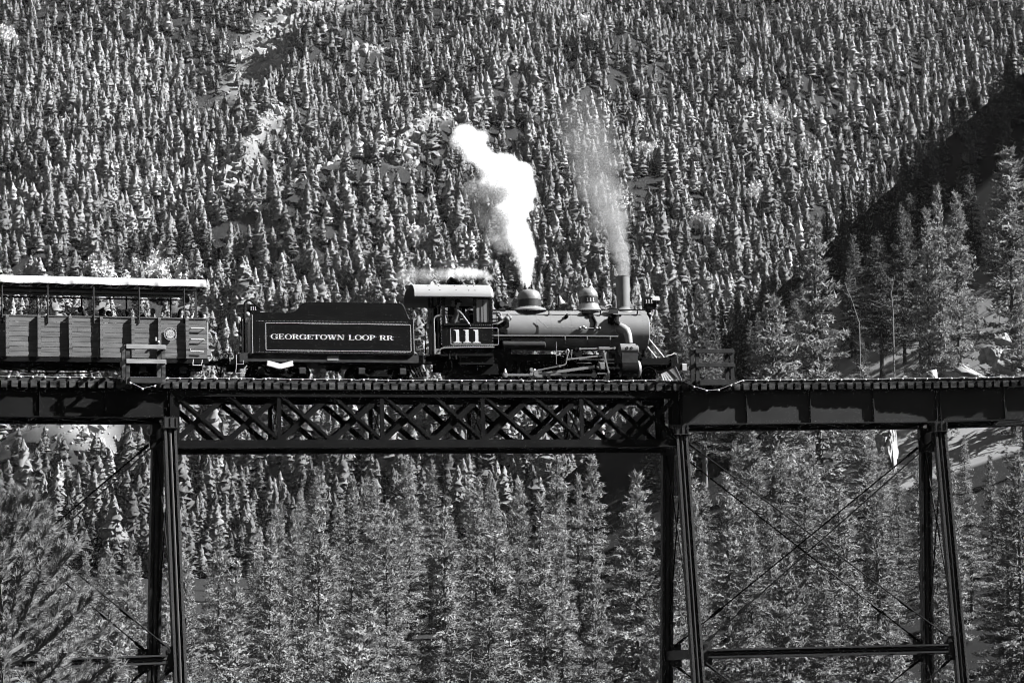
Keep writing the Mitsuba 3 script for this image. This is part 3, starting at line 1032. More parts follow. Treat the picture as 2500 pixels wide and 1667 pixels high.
# boiler, firebox, smokebox
lo('boiler', MB().lathe([(0, 0), (BRAD - 0.015, 0), (BRAD - 0.015, x_sb - x_cab1 + 0.35), (0, x_sb - x_cab1 + 0.35)], [x_cab1 - 0.3, 0, BZ], (1, 0, 0), 72), 'boiler_jacket', 35)
for px in (1246, 1309, 1344, 1393, 1440, 1476):
    x = P(px, 780, -0.5)[0]
    lo('boiler__band', MB().lathe([(BRAD - 0.016, -0.03), (BRAD - 0.006, -0.03), (BRAD - 0.006, 0.03), (BRAD - 0.016, 0.03)], [x, 0, BZ], (1, 0, 0), 64), 'boiler_jacket', 35)
sb = MB().lathe([(0, 0), (BRAD, 0), (BRAD, x_fr - x_sb - 0.03), (BRAD - 0.03, x_fr - x_sb), (0.62, x_fr - x_sb + 0.01), (0.60, x_fr - x_sb + 0.05), (0.4, x_fr - x_sb + 0.10), (0, x_fr - x_sb + 0.13)], [x_sb + 0.02, 0, BZ], (1, 0, 0), 72)
lo('smokebox', sb, 'smokebox_graphite', 35)
rv = MB()
for px in (1483, 1496, 1566):
    x = P(px, 780, -0.5)[0]
    for a in np.linspace(0, 2 * np.pi, 60):
        rv.ball([x, math.cos(a) * (BRAD + 0.002), BZ + math.sin(a) * (BRAD + 0.002)], 0.012, 0)
lo('smokebox__rivets', rv, 'smokebox_graphite', kind='stuff')
hg = MB().beam([x_fr + 0.12, -0.5, BZ + 0.2], [x_fr + 0.05, 0.3, BZ + 0.2], 0.03, 0.05).beam([x_fr + 0.12, -0.5, BZ - 0.2], [x_fr + 0.05, 0.3, BZ - 0.2], 0.03, 0.05)
lo('smokebox__hinge', hg, 'black_iron')
fb = MB().box([x_cab0 + 0.25, -0.62, 0.42], [x_cab1 + 0.75, 0.62, BZ])
lo('firebox', fb, 'black_iron')

# domes, stack
def dome(px, py_top, py_band1, py_band2, r, flare, name, mat_body):
    x = P(px, 740, 0)[0]
    z0, zt_, b1, b2 = BZ + BRAD - 0.10, P(px, py_top, 0)[2], P(px, py_band1, -r)[2], P(px, py_band2, -r)[2]
    prof = [(flare, 0), (flare, 0.05), (flare - 0.05, 0.10), (r + 0.07, 0.16), (r + 0.02, b2 - z0), (r, b2 - z0 + 0.03), (r, b1 - z0)]
    hh = zt_ - b1
    for t in np.linspace(0.12, 1, 12):
        a = t * np.pi / 2
        prof.append((r * math.cos(a) ** 0.62, b1 - z0 + hh * math.sin(a) ** 0.9))
    prof[-1] = (0, hh + b1 - z0)
    k = lo(name, MB().lathe(prof, [x, 0, z0], (0, 0, 1), 48), mat_body, 40)
    put(f'{k}__drum', MB().lathe([(r + 0.003, b2 - z0 + 0.03), (r + 0.004, b2 - z0 + 0.04), (r + 0.004, b1 - z0)], [x, 0, z0], (0, 0, 1), 48), 'dome_black', smooth=40, place=LO.place)
    for b in (b1, b2 + 0.02):
        put(f'{k}__band', MB().lathe([(r, -0.022), (r + 0.012, -0.018), (r + 0.012, 0.018), (r, 0.022)], [x, 0, b], (0, 0, 1), 48), 'edge_paint', smooth=40, place=LO.place)
    return x, zt_, k


xd, zd, kd = dome(1292, 706.5, 727, 749, 0.43, 0.66, 'steam_dome', 'boiler_jacket')
for dx, h, rr in ((-0.14, 0.26, 0.05), (0.02, 0.12, 0.06), (0.10, 0.22, 0.045)):
    put(f'{kd}__safety_valve', MB().lathe([(0, 0), (rr * 1.25, 0), (rr * 1.25, h * 0.35), (rr, h * 0.4), (rr * 0.8, h * 0.75), (rr, h * 0.8), (rr * 0.7, h), (0, h)], [xd + dx, -0.02, zd - 0.03], (0, 0, 1), 14), 'black_iron', smooth=40, place=LO.place)
xs, zs, ks = dome(1436.5, 704.5, 720.5, 741, 0.35, 0.52, 'sand_dome', 'boiler_jacket')
put(f'{ks}__lid', MB().lathe([(0, 0.03), (0.17, 0.03), (0.19, 0.015), (0.19, 0), (0, 0)], [xs, 0, zs - 0.015], (0, 0, 1), 28), 'boiler_jacket', smooth=40, place=LO.place)


def curved_text(text, x, z0, z1, xa, xb, r, key, mat):
    """Lettering wrapped round an upright drum of radius r at x."""
    g = sign_text(text, xa - x, xb - x, z0, z1 - z0, gap=0.3)
    mb = MB()
    for q in getattr(g, 'geoms', [g]):
        m = trimesh.creation.extrude_polygon(q.segmentize(0.03), 0.006, engine='earcut')
        v = m.vertices
        a = v[:, 0] / r
        mb.add(np.stack([x + np.sin(a) * (r + 0.008 + v[:, 2]), -np.cos(a) * (r + 0.008 + v[:, 2]), v[:, 1]], 1), m.faces)
    put(key, mb, mat, place=LO.place)


curved_text('111', xs, P(1440, 735.8, -0.35)[2], P(1440, 727, -0.35)[2], P(1432.5, 730, -0.35)[0], P(1452, 730, -0.35)[0], 0.35, f'{ks}__number', 'white_paint')
x = P(1521, 720, 0)[0]
z0, z1 = BZ + BRAD - 0.12, P(1521, 675, 0)[2]
lo('smokestack', MB().lathe([(0.42, 0), (0.40, 0.07), (0.30, 0.14), (0.238, 0.22), (0.262, z1 - z0 - 0.03), (0.278, z1 - z0 - 0.02), (0.278, z1 - z0), (0.245, z1 - z0), (0.225, 0.3)], [x, 0, z0], (0, 0, 1), 48), 'smokebox_graphite', 35)

# bell on its yoke
x, z = P(1367, 735, 0)[0], P(1367, 735, 0)[2]
ax = unit([-0.35, -0.25, 0.9])
kb = lo('bell', MB().lathe([(0.0, 0.20), (0.05, 0.195), (0.085, 0.15), (0.10, 0.05), (0.13, -0.03), (0.17, -0.09), (0.16, -0.09), (0.10, 0.0)], [x, 0, z], ax, 28), 'cream_paint', 40)
yk = MB()
zb0 = BZ + BRAD - 0.05
yk.path([[x - 0.12, -0.2, zb0], [x - 0.08, -0.2, z + 0.05], [x - 0.06, -0.12, z + 0.24], [x - 0.06, 0.12, z + 0.24], [x - 0.08, 0.2, z + 0.05], [x - 0.12, 0.2, zb0]], 0.03, 8)
yk.box([x - 0.2, -0.22, zb0 - 0.02], [x + 0.12, 0.22, zb0 + 0.1]).path([[x - 0.06, 0, z + 0.22], [x - 0.24, 0, z + 0.20], [x - 0.3, 0, z + 0.16]], 0.014, 6)
lo('bell__yoke', yk, 'black_iron', 40)

# turbo generator by the cab with its bent exhaust pipe
x, z = P(1220, 744, -0.25)[0], P(1220, 744, -0.25)[2]
tg = MB().lathe([(0, -0.2), (0.10, -0.2), (0.17, -0.14), (0.17, -0.02), (0.13, 0.0), (0.13, 0.14), (0.10, 0.2), (0, 0.2)], [x, -0.25, z], (0.25, -1, 0), 24)
tg.box([x - 0.16, -0.4, z - 0.28], [x + 0.18, -0.05, z - 0.16]).lathe([(0, 0), (0.07, 0), (0.07, 0.16), (0, 0.17)], [x + 0.16, -0.3, z - 0.05], (1, 0, 0), 12)
tg.lathe([(0, 0), (0.06, 0), (0.06, 0.10), (0, 0.10)], [x - 0.1, -0.3, z + 0.10], (0, 0, 1), 10)
lo('turbo_generator', tg, 'dirty_iron', 40)
lo('exhaust_pipe', MB().path(pin_path(LO, [(1212, 738, -0.3), (1211.5, 718, -0.3), (1211, 698, -0.3), (1210, 691, -0.3), (1207.5, 686, -0.3), (1204, 682.5, -0.3)]), 0.021, 10), 'dirty_iron', 40)

# headlight with visor and number boards
x0, x1 = P(1569, 735, 0)[0], P(1599, 735, 0)[0]
zc = P(1585, 737, -0.2)[2]
hl = MB().lathe([(0, 0), (0.205, 0), (0.215, 0.03), (0.215, x1 - x0 - 0.05), (0.235, x1 - x0 - 0.04), (0.235, x1 - x0), (0.20, x1 - x0), (0.06, x1 - x0 - 0.12), (0, x1 - x0 - 0.13)], [x0, 0, zc], (1, 0, 0), 40)
hl.box([x0 + 0.05, -0.16, zc - 0.26], [x1 - 0.08, 0.16, zc - 0.15]).box([x0 - 0.02, -0.1, zc - 0.40], [x1 - 0.2, 0.1, zc - 0.24])
lo('headlight', hl, 'black_paint', 40)
vis = MB()
a = np.linspace(math.radians(12), math.radians(168), 20)
xa, xb = P(1590, 728, -0.2)[0], P(1611, 728, -0.2)[0]
for t0, t1 in zip(a[:-1], a[1:]):
    q = [[xx, -math.cos(t) * rr, zc + math.sin(t) * rr] for rr in (0.242, 0.228) for xx in (xa, xb) for t in (t0, t1)]
    vis.add(q, [[0, 1, 3], [0, 3, 2], [4, 7, 5], [4, 6, 7], [2, 3, 7], [2, 7, 6], [0, 5, 1], [0, 4, 5]])
lo('headlight__visor', vis, 'roof_grey')
nb = MB().box([x0 + 0.02, -0.262, zc - 0.10], [x1 - 0.16, -0.232, zc + 0.15])
lo('headlight__number_board', nb, 'black_paint')
lo('headlight__number', plate(MB(), sign_text('111', P(1576, 735, -0.26)[0], P(1593.5, 735, -0.26)[0], P(1585, 739.8, -0.26)[2], 0.135, gap=0.35), -0.264, 0.004), 'white_paint')
lo('marker_lamp', MB().ball(P(1584, 769, -0.48), 0.095, 2).path(pin_path(LO, [(1584, 769, -0.48), (1577, 776, -0.44), (1570, 782, -0.4)]), 0.03, 8), 'black_paint', 40)
lo('marker_lamp__lens', MB().ball(P(1586.5, 766, -0.57), [0.05, 0.02, 0.05], 1), 'roof_grey', True)

# handrails, pipes and fittings along the near side
def pipe(name, pts, r, mat='black_iron', n=8):
    return lo(name, MB().path([p if len(p) == 3 and not isinstance(p[0], (int, float)) else P(*p) for p in pts], r, n), mat, 40)


hz = -0.62
pipe('handrail', [(1203, 757, hz), (1300, 757.5, hz), (1450, 757.5, hz), (1577, 756.5, hz)], 0.024)
for px in (1340, 1466, 1556):
    a, b = P(px, 757, hz), on_boiler(px - 2, 770, 0.0)
    lo('handrail__stanchion', MB().path([a, a - [0, 0, 0.12], b], 0.022, 8), 'black_iron', 40)
pipe('boiler_pipe', [on_boiler(p, 772.5, 0.05) for p in (1246, 1350, 1450, 1490)], 0.016)
pipe('boiler_pipe', [on_boiler(p, 779.5, 0.06) for p in (1310, 1360, 1420, 1477)], 0.028)
pipe('boiler_pipe', [on_boiler(1247, 780, 0.06), on_boiler(1309, 780, 0.06), on_boiler(1313, 781, 0.06), on_boiler(1336, 800, 0.06), on_boiler(1340, 801.5, 0.06), on_boiler(1413, 801.5, 0.06)], 0.027, 'dirty_iron')
lo('boiler_pipe__highlight_cover', MB().path([on_boiler(1313, 779, 0.085), on_boiler(1337, 799.5, 0.085), on_boiler(1341, 800.3, 0.085), on_boiler(1413, 800.3, 0.085)], 0.012, 6), 'bright_steel', 40)
pipe('boiler_pipe', [on_boiler(1483, 762, 0.05), on_boiler(1450, 760, 0.05), on_boiler(1462, 775, 0.07), on_boiler(1477, 789, 0.07), on_boiler(1481, 800, 0.05), on_boiler(1484, 808, 0.05)], 0.02, 'bright_steel')
lo('check_valve', MB().lathe([(0, 0), (0.07, 0), (0.07, 0.08), (0.04, 0.1), (0.04, 0.18), (0.06, 0.2), (0, 0.22)], on_boiler(1382, 774, -0.02), (0, -1, 0.2), 16), 'black_iron', 40)
va = MB()
for px, py in ((1415, 800), (1424, 798), (1429, 801), (1456, 801), (1464, 801)):
    va.ball(on_boiler(px, py, 0.06), 0.05, 1)
va.path([on_boiler(1413, 801, 0.06), on_boiler(1466, 801, 0.06)], 0.022, 8)
lo('washout_valves', va, 'bright_steel', 40)
sp = MB().path([on_boiler(1440, 762, 0.02), on_boiler(1449, 776, 0.04), on_boiler(1455, 788, 0.04), on_boiler(1451, 802, 0.04)], 0.055, 10)
sp.box(P(1424, 756, -0.66), P(1448, 767, -0.45)).box(P(1437, 766, -0.7), P(1447, 775, -0.6))
lo('sand_pipe', sp, 'black_iron', 40)
lo('step_plate', MB().box(P(1484, 753, -0.62), P(1509, 755, -0.40)).box(P(1487, 755, -0.66), P(1508, 766, -0.60)), 'dirty_iron')
pu = MB().lathe([(0, 0), (0.15, 0), (0.17, 0.03), (0.17, 0.1), (0.14, 0.12), (0.14, 0.3), (0.17, 0.32), (0.17, 0.36), (0, 0.36)], P(1502, 793, -0.80), (0, 0, 1), 20)
pu.box(P(1486, 772, -0.85), P(1497, 790, -0.72)).box(P(1497, 769, -0.9), P(1514, 774, -0.72))
lo('air_pump', pu, 'black_iron', 40)
ij = MB()
ij.path([P(1203, 763, -0.9), P(1219, 763, -0.9), P(1223, 769, -0.9), P(1222, 776, -0.9)], 0.05, 10)
ij.path([P(1203, 778, -0.9), P(1222, 778, -0.9), P(1246, 778, -0.9)], 0.055, 10).path([P(1203, 788, -0.88), P(1214, 786, -0.9), P(1226, 778, -0.9)], 0.035, 8)
for px, py, r in ((1222, 777, 0.10), (1238, 779, 0.12), (1244, 776, 0.10), (1216, 769, 0.06), (1240, 769, 0.06)):
    ij.ball(P(px, py, -0.92), r, 1)
lo('injector', ij, 'smokebox_graphite', 40)
pipe('injector_pipe', [P(1236, 786, -0.9), P(1226, 799, -0.95), P(1211, 806, -1.0), P(1211, 820, -1.0), P(1210, 826, -1.0)], 0.028, 'roof_grey')
pipe('injector_pipe', [P(1240, 790, -0.9), P(1236, 800, -0.95), P(1222, 818, -1.0)], 0.03, 'roof_grey')
cl = MB()
_q = np.random.default_rng(9)
for _ in range(16):
    c = P(_q.uniform(1205, 1240), _q.uniform(786, 812), -0.8)
    cl.box(c - _q.uniform(0.03, 0.1, 3), c + _q.uniform(0.03, 0.1, 3))
lo('backhead_piping', cl, 'black_iron')
pipe('whistle_cord', [P(1208, 713, -0.1), P(1232, 707, -0.05), P(1270, 706, 0)], 0.008)

# running board, reservoir
xa, xb = P(1205, 819, -1.05)[0], P(1509, 819, -1.05)[0]
zr = P(1350, 819.5, -1.05)[2]
lo('running_board', MB().box([xa, -1.04, zr - 0.02], [xb, -0.60, zr + 0.02]).box([xa, 0.60, zr - 0.02], [xb, 1.05, zr + 0.02]), 'black_iron')
lo('running_board__edge', MB().box([xa, -1.062, zr - 0.022], [xb, -1.042, zr + 0.022]), 'edge_paint')
for px in (1380, 1434, 1490):
    lo('running_board__bracket', MB().box(P(px - 1.2, 820, -1.07), P(px + 1.2, 829, -1.064)).beam(P(px, 822, -1.0), P(px, 838, -0.6), 0.03, 0.05), 'edge_paint')
pipe('lever_pipe', [P(1370, 825, -1.05), P(1343, 825, -1.05), P(1342, 822.5, -1.05), P(1346, 821.5, -1.05)], 0.012, 'edge_paint')
pipe('train_pipe', [P(1384, 826, -0.98), P(1440, 826, -0.98), P(1486, 827, -0.98)], 0.02, 'smokebox_graphite')
xa, xb = P(1226, 838, -0.9)[0], P(1330, 838, -0.9)[0]
zr2 = P(1280, 840.5, -0.95)[2]
lo('air_reservoir', MB().lathe([(0, -0.03), (0.08, -0.02), (0.135, 0.02), (0.135, xb - xa - 0.02), (0.08, xb - xa + 0.02), (0, xb - xa + 0.03)], [xa, -0.90, zr2], (1, 0, 0), 28), 'dirty_iron', 35)

# cab
ze, zb2 = P(1140, 724, -1.12)[2], P(1140, 848, -1.12)[2]


def opening(p0, p1, q0, q1, r=0.05):
    a, b = P(p0, q1, -1.12), P(p1, q0, -1.12)
    return sbox(a[0] + r, a[2] + r, b[0] - r, b[2] - r).buffer(r, 4)


side = sbox(x_cab0, zb2, x_cab1, ze).difference(opening(1087, 1154, 727, 789)).difference(opening(1164, 1193, 731, 786))
lo('cab', plate(plate(MB(), side, -1.12, 0.02), side, 1.14, 0.02)
   .box([x_cab1 - 0.02, -1.12, BZ + 0.3], [x_cab1, -0.72, ze]).box([x_cab1 - 0.02, 0.72, BZ + 0.3], [x_cab1, 1.12, ze]).box([x_cab1 - 0.02, -1.12, zb2], [x_cab1, 1.12, BZ + 0.3])
   .box([x_cab1 - 0.02, -0.72, BZ + BRAD - 0.1], [x_cab1, 0.72, ze + 0.25]), 'black_paint')
g0, g1 = P(1164, 787, -1.10), P(1193, 730, -1.10)
lo('cab__window', MB().box([g0[0], -1.108, g0[2]], [g1[0], -1.100, g1[2]]), 'dark_window')
fr = rounded_frame(P(1162, 0, -1.14)[0], P(1194.5, 0, -1.14)[0], P(1170, 788, -1.14)[2], P(1170, 729, -1.14)[2], 0.022, 0.04)
lo('cab__window_frame', plate(MB(), fr, -1.142, 0.016), 'black_paint')
lo('cab__stripe', plate(MB(), rounded_frame(P(1083.5, 0, -1.145)[0], P(1198.5, 0, -1.145)[0], P(1140, 841.5, -1.145)[2], P(1140, 799.5, -1.145)[2], 0.020, 0.05), -1.1405, 0.004), 'cream_paint')
lo('cab__number', plate(MB(), sign_text('111', P(1107, 820, -1.145)[0], P(1176.5, 820, -1.145)[0], P(1140, 836.8, -1.145)[2], P(1140, 804.5, -1.145)[2] - P(1140, 836.8, -1.145)[2], gap=0.02), -1.1405, 0.005), 'white_paint')
lo('cab__sill', MB().box(P(1084, 789.2, -1.20), P(1151, 796, -1.10), bev=0.01), 'black_iron')
lo('cab__drip_rail', MB().box(P(1076, 722.8, -1.20), P(1203.5, 724.6, -1.13)), 'cream_paint')
pts = pin_path(LO, [(1207, 847.5, -1.17), (1150, 848, -1.17), (1085, 849.5, -1.17), (1077, 851, -1.17), (1072.5, 856, -1.17)])
lo('cab__foot_strip', MB().path(pts, 0.030, 8), 'edge_paint', 40)
rv = MB()
for px in np.arange(1087, 1202, 5.2):
    for py in (844.5,) + ((794,) if px > 1152 else ()):
        rv.ball(P(px, py, -1.143), 0.011, 0)
for py in np.arange(728, 846, 7.0):
    rv.ball(P(1200.5 + (py - 728) * 0.02, py, -1.143), 0.011, 0)
    rv.ball(P(1078.5, py, -1.143), 0.011, 0)
lo('cab__rivets', rv, 'cream_paint', kind='stuff')
# arched roof with a long rear overhang
rx0, rx1 = P(1012, 720, -1.28)[0], P(1206, 720, -1.28)[0]
ztop = P(1110, 699.5, 0)[2]
rise = ztop - ze + 0.02
a = np.linspace(0, np.pi, 37)
cy = -1.28 * np.sign(np.cos(a)) * np.abs(np.cos(a)) ** 0.82
czs = ze - 0.02 + rise * np.sin(a) ** 0.85
xs_ = [rx0, rx0 + 0.02] + list(np.linspace(rx0 + 0.3, rx1 - 0.12, 5)) + [rx1 - 0.05, rx1 - 0.01, rx1]
ins = [0, 0, 0, 0, 0, 0, 0, 0.02, 0.06, 0.10]
V = []
for xx, i_ in zip(xs_, ins):
    V.append(np.stack([np.full(37, xx), cy * (1 - i_ * 0.6), ze - 0.02 + (czs - ze + 0.02) * (1 - i_ * 1.6)], 1))
for xx in (rx1 - 0.02, rx0 + 0.005):
    V.append(np.stack([np.full(37, xx), cy * 0.975, czs - 0.03], 1))
V = np.array(V)
nr = len(V)
i, j = np.meshgrid(np.arange(nr - 1), np.arange(36), indexing='ij')
q = np.stack([i * 37 + j, i * 37 + j + 1, (i + 1) * 37 + j + 1, (i + 1) * 37 + j], -1).reshape(-1, 4)
i2 = np.arange(36)
q = np.vstack([q, np.stack([(nr - 1) * 37 + i2, (nr - 1) * 37 + i2 + 1, i2 + 1, i2], 1)])
lo('cab__roof', MB().add(V.reshape(-1, 3), q[:, ::-1]), 'roof_grey', 40)
end = Polygon(list(zip(-cy * 0.97, czs - 0.01)) + [(1.1, ze - 0.05), (-1.1, ze - 0.05)])
hx = P(1107, 697, -0.2)[0]
hz0 = ztop - 0.03
lo('cab__roof_hatch', MB().box([P(1089, 697, -0.2)[0], -0.45, hz0], [P(1124, 697, -0.2)[0], 0.35, hz0 + 0.11]), 'black_paint')
lo('cab__roof_hatch_lid', MB().beam(P(1095, 681.5, -0.3), P(1124, 696, -0.3), 0.75, 0.06, up=(0, 0, 1)).path([P(1104, 697, -0.3), P(1103, 687, -0.3)], 0.018, 6), 'black_paint')
rv = MB()
for px in (1043, 1069, 1139, 1108, 1154):
    for t in (0.25, 0.5):
        xx = P(px, 705, -0.8)[0]
        kk = int(36 * t * 0.5)
        rv.ball([xx, cy[kk], czs[kk] + 0.005], 0.022, 0)
lo('cab__rivets', rv, 'black_iron', kind='stuff')
lo('cab__floor', MB().box([x_cab0 - 0.3, -1.1, zb2 - 0.30], [x_cab1, 1.1, zb2 - 0.20]).box([P(1008, 866, 0)[0], -0.8, zb2 - 0.32], [x_cab0, 0.8, zb2 - 0.27]), 'black_iron')
cabin = MB().lathe([(0, 0), (0.68, 0), (0.70, 0.05), (0.70, 0.75)], [x_cab1 - 0.75, 0, BZ + 0.02], (1, 0, 0), 32)
for yy, zz in ((-0.3, 0.15), (-0.1, 0.3), (0.2, 0.2), (-0.45, -0.1)):
    cabin.lathe([(0, -0.06), (0.07, -0.06), (0.07, 0)], [x_cab1 - 0.75, yy, BZ + zz], (1, 0, 0), 14)
cabin.path([[x_cab1 - 0.85, -0.5, BZ + 0.1], [x_cab1 - 1.1, -0.55, BZ + 0.05]], 0.03, 6).path([[x_cab1 - 0.8, 0.1, BZ + 0.42], [x_cab1 - 1.15, -0.3, BZ + 0.45]], 0.025, 6)
lo('backhead', cabin, 'black_iron', 40)
rear = MB()
for px, w in ((1049, 0.05), (1056, 0.03), (1071, 0.045)):
    xx = P(px, 800, -1.0)[0]
    rear.box([xx - w, -1.1, zb2 - 0.25], [xx + w, -1.0, ze - 0.05])
xx = P(1052, 800, 0.9)[0]
rear.box([xx - 0.03, 1.0, zb2 - 0.25], [xx + 0.35, 1.1, ze - 0.05]).box([xx, 0.4, zb2 - 0.25], [xx + 0.06, 0.9, zb2 + 1.3]).box([xx - 0.1, -0.4, zb2 - 0.25], [xx + 0.2, 0.1, zb2 + 0.35])
lo('cab__rear_posts', rear, 'black_iron')
lo('cab__seat', MB().box([x_cab0 + 0.15, -1.05, zb2 - 0.2], [x_cab0 + 0.75, -0.6, zb2 + 0.32]), 'black_iron')
lo('cab__grab_rail', MB().path(pin_path(LO, [(1061, 864, -1.2), (1060.5, 820, -1.2), (1059, 790, -1.2), (1059, 779, -1.2), (1062, 774, -1.2), (1067, 771.5, -1.2), (1073.5, 771, -1.2)]), 0.032, 8), 'edge_paint', 40)
lo('cab__rear_rail', MB().path(pin_path(LO, [(1039, 864, -0.95), (1038, 800, -0.95), (1039, 793, -0.95), (1043, 789, -0.95)]), 0.02, 8), 'black_iron', 40)
lo('cab__step', MB().box(P(1064, 851, -1.15), P(1074, 865, -1.05)), 'smokebox_graphite')

# running gear
wx = [P(1228.5 + 72 * k, 905, -0.457)[0] for k in range(4)]
DR = 0.47
pz = P(1297, 914.8, -0.72)[2]
for k, xw in enumerate(wx):
    for sd in (-1, 1):
        wheel([xw, sd * 0.457, DR + 0.01], DR, f'{LC}__driving_wheel', LO.place, spokes=12, side=sd, counter=math.pi / 2)
    lo('axle', MB().tube([xw, -0.45, DR + 0.01], [xw, 0.45, DR + 0.01], 0.08), 'black_iron')
ry = -0.70
sr = MB()
pins = [np.array([xw + 0.02, ry, pz]) for xw in wx]
for a_, b_ in zip(pins[:-1], pins[1:]):
    sr.beam(a_, b_, 0.05, 0.078)
for p_ in pins:
    sr.lathe([(0, 0), (0.10, 0), (0.10, 0.08), (0.06, 0.085), (0.06, 0.11), (0, 0.11)], p_ + [0, 0.03, 0], (0, -1, 0), 20)
    sr.path([p_ + [0, -0.02, 0.08], p_ + [-0.01, -0.02, 0.2]], [0.06, 0.03], 8)
lo('side_rod', sr, 'bright_steel', 40)
xh = P(1452, 895, -0.85)
mr = MB().beam(pins[1] + [0.10, -0.13, 0.0], xh, 0.06, 0.10)
mr.box(pins[1] + [-0.12, -0.18, -0.13], pins[1] + [0.24, -0.09, 0.11], bev=0.03).lathe([(0, 0), (0.09, 0), (0.09, 0.1), (0, 0.1)], pins[1] + [0, -0.15, 0], (0, -1, 0), 18)
lo('main_rod', mr, 'bright_steel', 40)
ch = MB().box(P(1461, 884, -0.95), P(1475, 903, -0.80), bev=0.02).ball(P(1459, 897, -0.93), 0.06, 1)
ch.tube(P(1475, 898, -0.88), P(1518, 898, -0.88), 0.03)
lo('crosshead', ch, 'smokebox_graphite')
for y0, y1, p0, p1 in ((875.8, 879.8, 1414, 1498), (884.6, 888, 1409, 1442), (884.6, 888, 1482, 1498)):
    lo('slide_bar', MB().box(P(p0, y0, -0.93), P(p1, y1, -0.83)), 'bright_steel')


def bar(name, pts, w, t, lat=None, mat='bright_steel'):
    mb = MB()
    q = pin_path(LO, pts)
    for a_, b_ in zip(q[:-1], q[1:]):
        mb.beam(a_, b_, w, t, up=(0, 1, 0))
    for c in (q[0], q[-1]):
        mb.lathe([(0, 0), (t * 0.2 + w * 0.7, 0), (t * 0.2 + w * 0.7, t + 0.02), (0, t + 0.02)], c + [0, t / 2, 0], (0, -1, 0), 14)
    lo(name, mb, mat)


bar('valve_rod', [(1416, 851.5, -0.95), (1500, 850, -0.95)], 0.055, 0.05)
lo('valve_rod__guide', MB().box(P(1462, 846.2, -1.02), P(1486.5, 854.8, -0.88), bev=0.012), 'smokebox_graphite')
bar('radius_rod', [(1385, 877, -1.0), (1474, 867.5, -1.0)], 0.055, 0.04)
bar('combination_lever', [(1474, 858, -1.05), (1477, 870, -1.05), (1486, 908, -1.05)], 0.05, 0.04)
bar('union_link', [(1460, 911.5, -1.02), (1486, 911, -1.02)], 0.03, 0.03)
bar('eccentric_rod', [(1300, 906, -0.92), (1336, 899, -0.95), (1366, 893.5, -1.0)], 0.05, 0.04)
bar('eccentric_crank', [(1297, 913, -0.90), (1297, 902, -0.92)], 0.08, 0.05)
lk = MB().path(pin_path(LO, [(1366, 893.5, -1.0), (1378, 891, -1.0), (1382, 886, -1.0), (1383, 876, -1.0), (1387, 862, -1.0), (1388.5, 856, -1.0), (1386, 853, -1.0), (1383, 855, -1.0), (1380, 861, -1.0)]), 0.032, 8)
lo('expansion_link', lk, 'bright_steel', 40)
bar('lifting_arm', [(1396, 855, -1.0), (1395, 874, -1.0)], 0.03, 0.03)
lo('reverse_arm', MB().path(pin_path(LO, [(1361, 857, -0.95), (1370, 858.5, -0.95), (1378, 862, -0.95), (1384, 867, -0.95)]), 0.02, 8).path(pin_path(LO, [(1355, 867, -0.95), (1368, 868, -0.95), (1376, 871, -0.95)]), 0.02, 8)
   .path(pin_path(LO, [(1358, 834, -0.98), (1358, 885, -0.98), (1357, 889, -0.98)]), 0.014, 6), 'edge_paint', 40)
fm = MB()
for sd in (-1, 1):
    fm.box([P(1060, 870, 0)[0], sd * 0.36 - 0.05, 0.50], [P(1560, 870, 0)[0], sd * 0.36 + 0.05, 0.78])
fm.box([wx[0] - 0.5, -0.55, 0.78], [wx[3] + 0.4, 0.55, 1.06])
fm.box([P(1405, 862, -0.9)[0], -0.95, P(1405, 873, -0.9)[2]], [P(1420, 862, -0.9)[0], -0.4, P(1405, 850, -0.9)[2]])
for k in range(3):
    xm = (wx[k] + wx[k + 1]) / 2
    fm.box([xm - 0.30, -0.62, 0.80], [xm + 0.30, -0.52, 0.90]).box([xm - 0.05, -0.60, 0.35], [xm + 0.05, -0.5, 0.8])
lo('frame', fm, 'black_iron')
ash = MB().box([P(1085, 0, -0.7)[0], -0.75, 0.30], [P(1195, 0, -0.7)[0], 0.75, zb2 - 0.05]).box([P(1100, 0, -0.7)[0], -1.0, 0.62], [P(1185, 0, -0.9)[0], -0.7, zb2 - 0.28])
for px in (1096, 1112):
    ash.tube(P(px, 858, -1.05), P(px, 876, -1.05), 0.06)
lo('ash_pan', ash, 'black_iron')
dbr = MB()
for k in range(5):
    dbr.path(pin_path(LO, [(996 + k * 9, 890 + k * 2, -0.5), (1004 + k * 8, 908, -0.6), (1012 + k * 7, 920, -0.5)]), 0.022, 6)
dbr.box(P(1000, 868, -0.5), P(1085, 890, 0.5))
lo('drawbar_hoses', dbr, 'black_iron', 40)

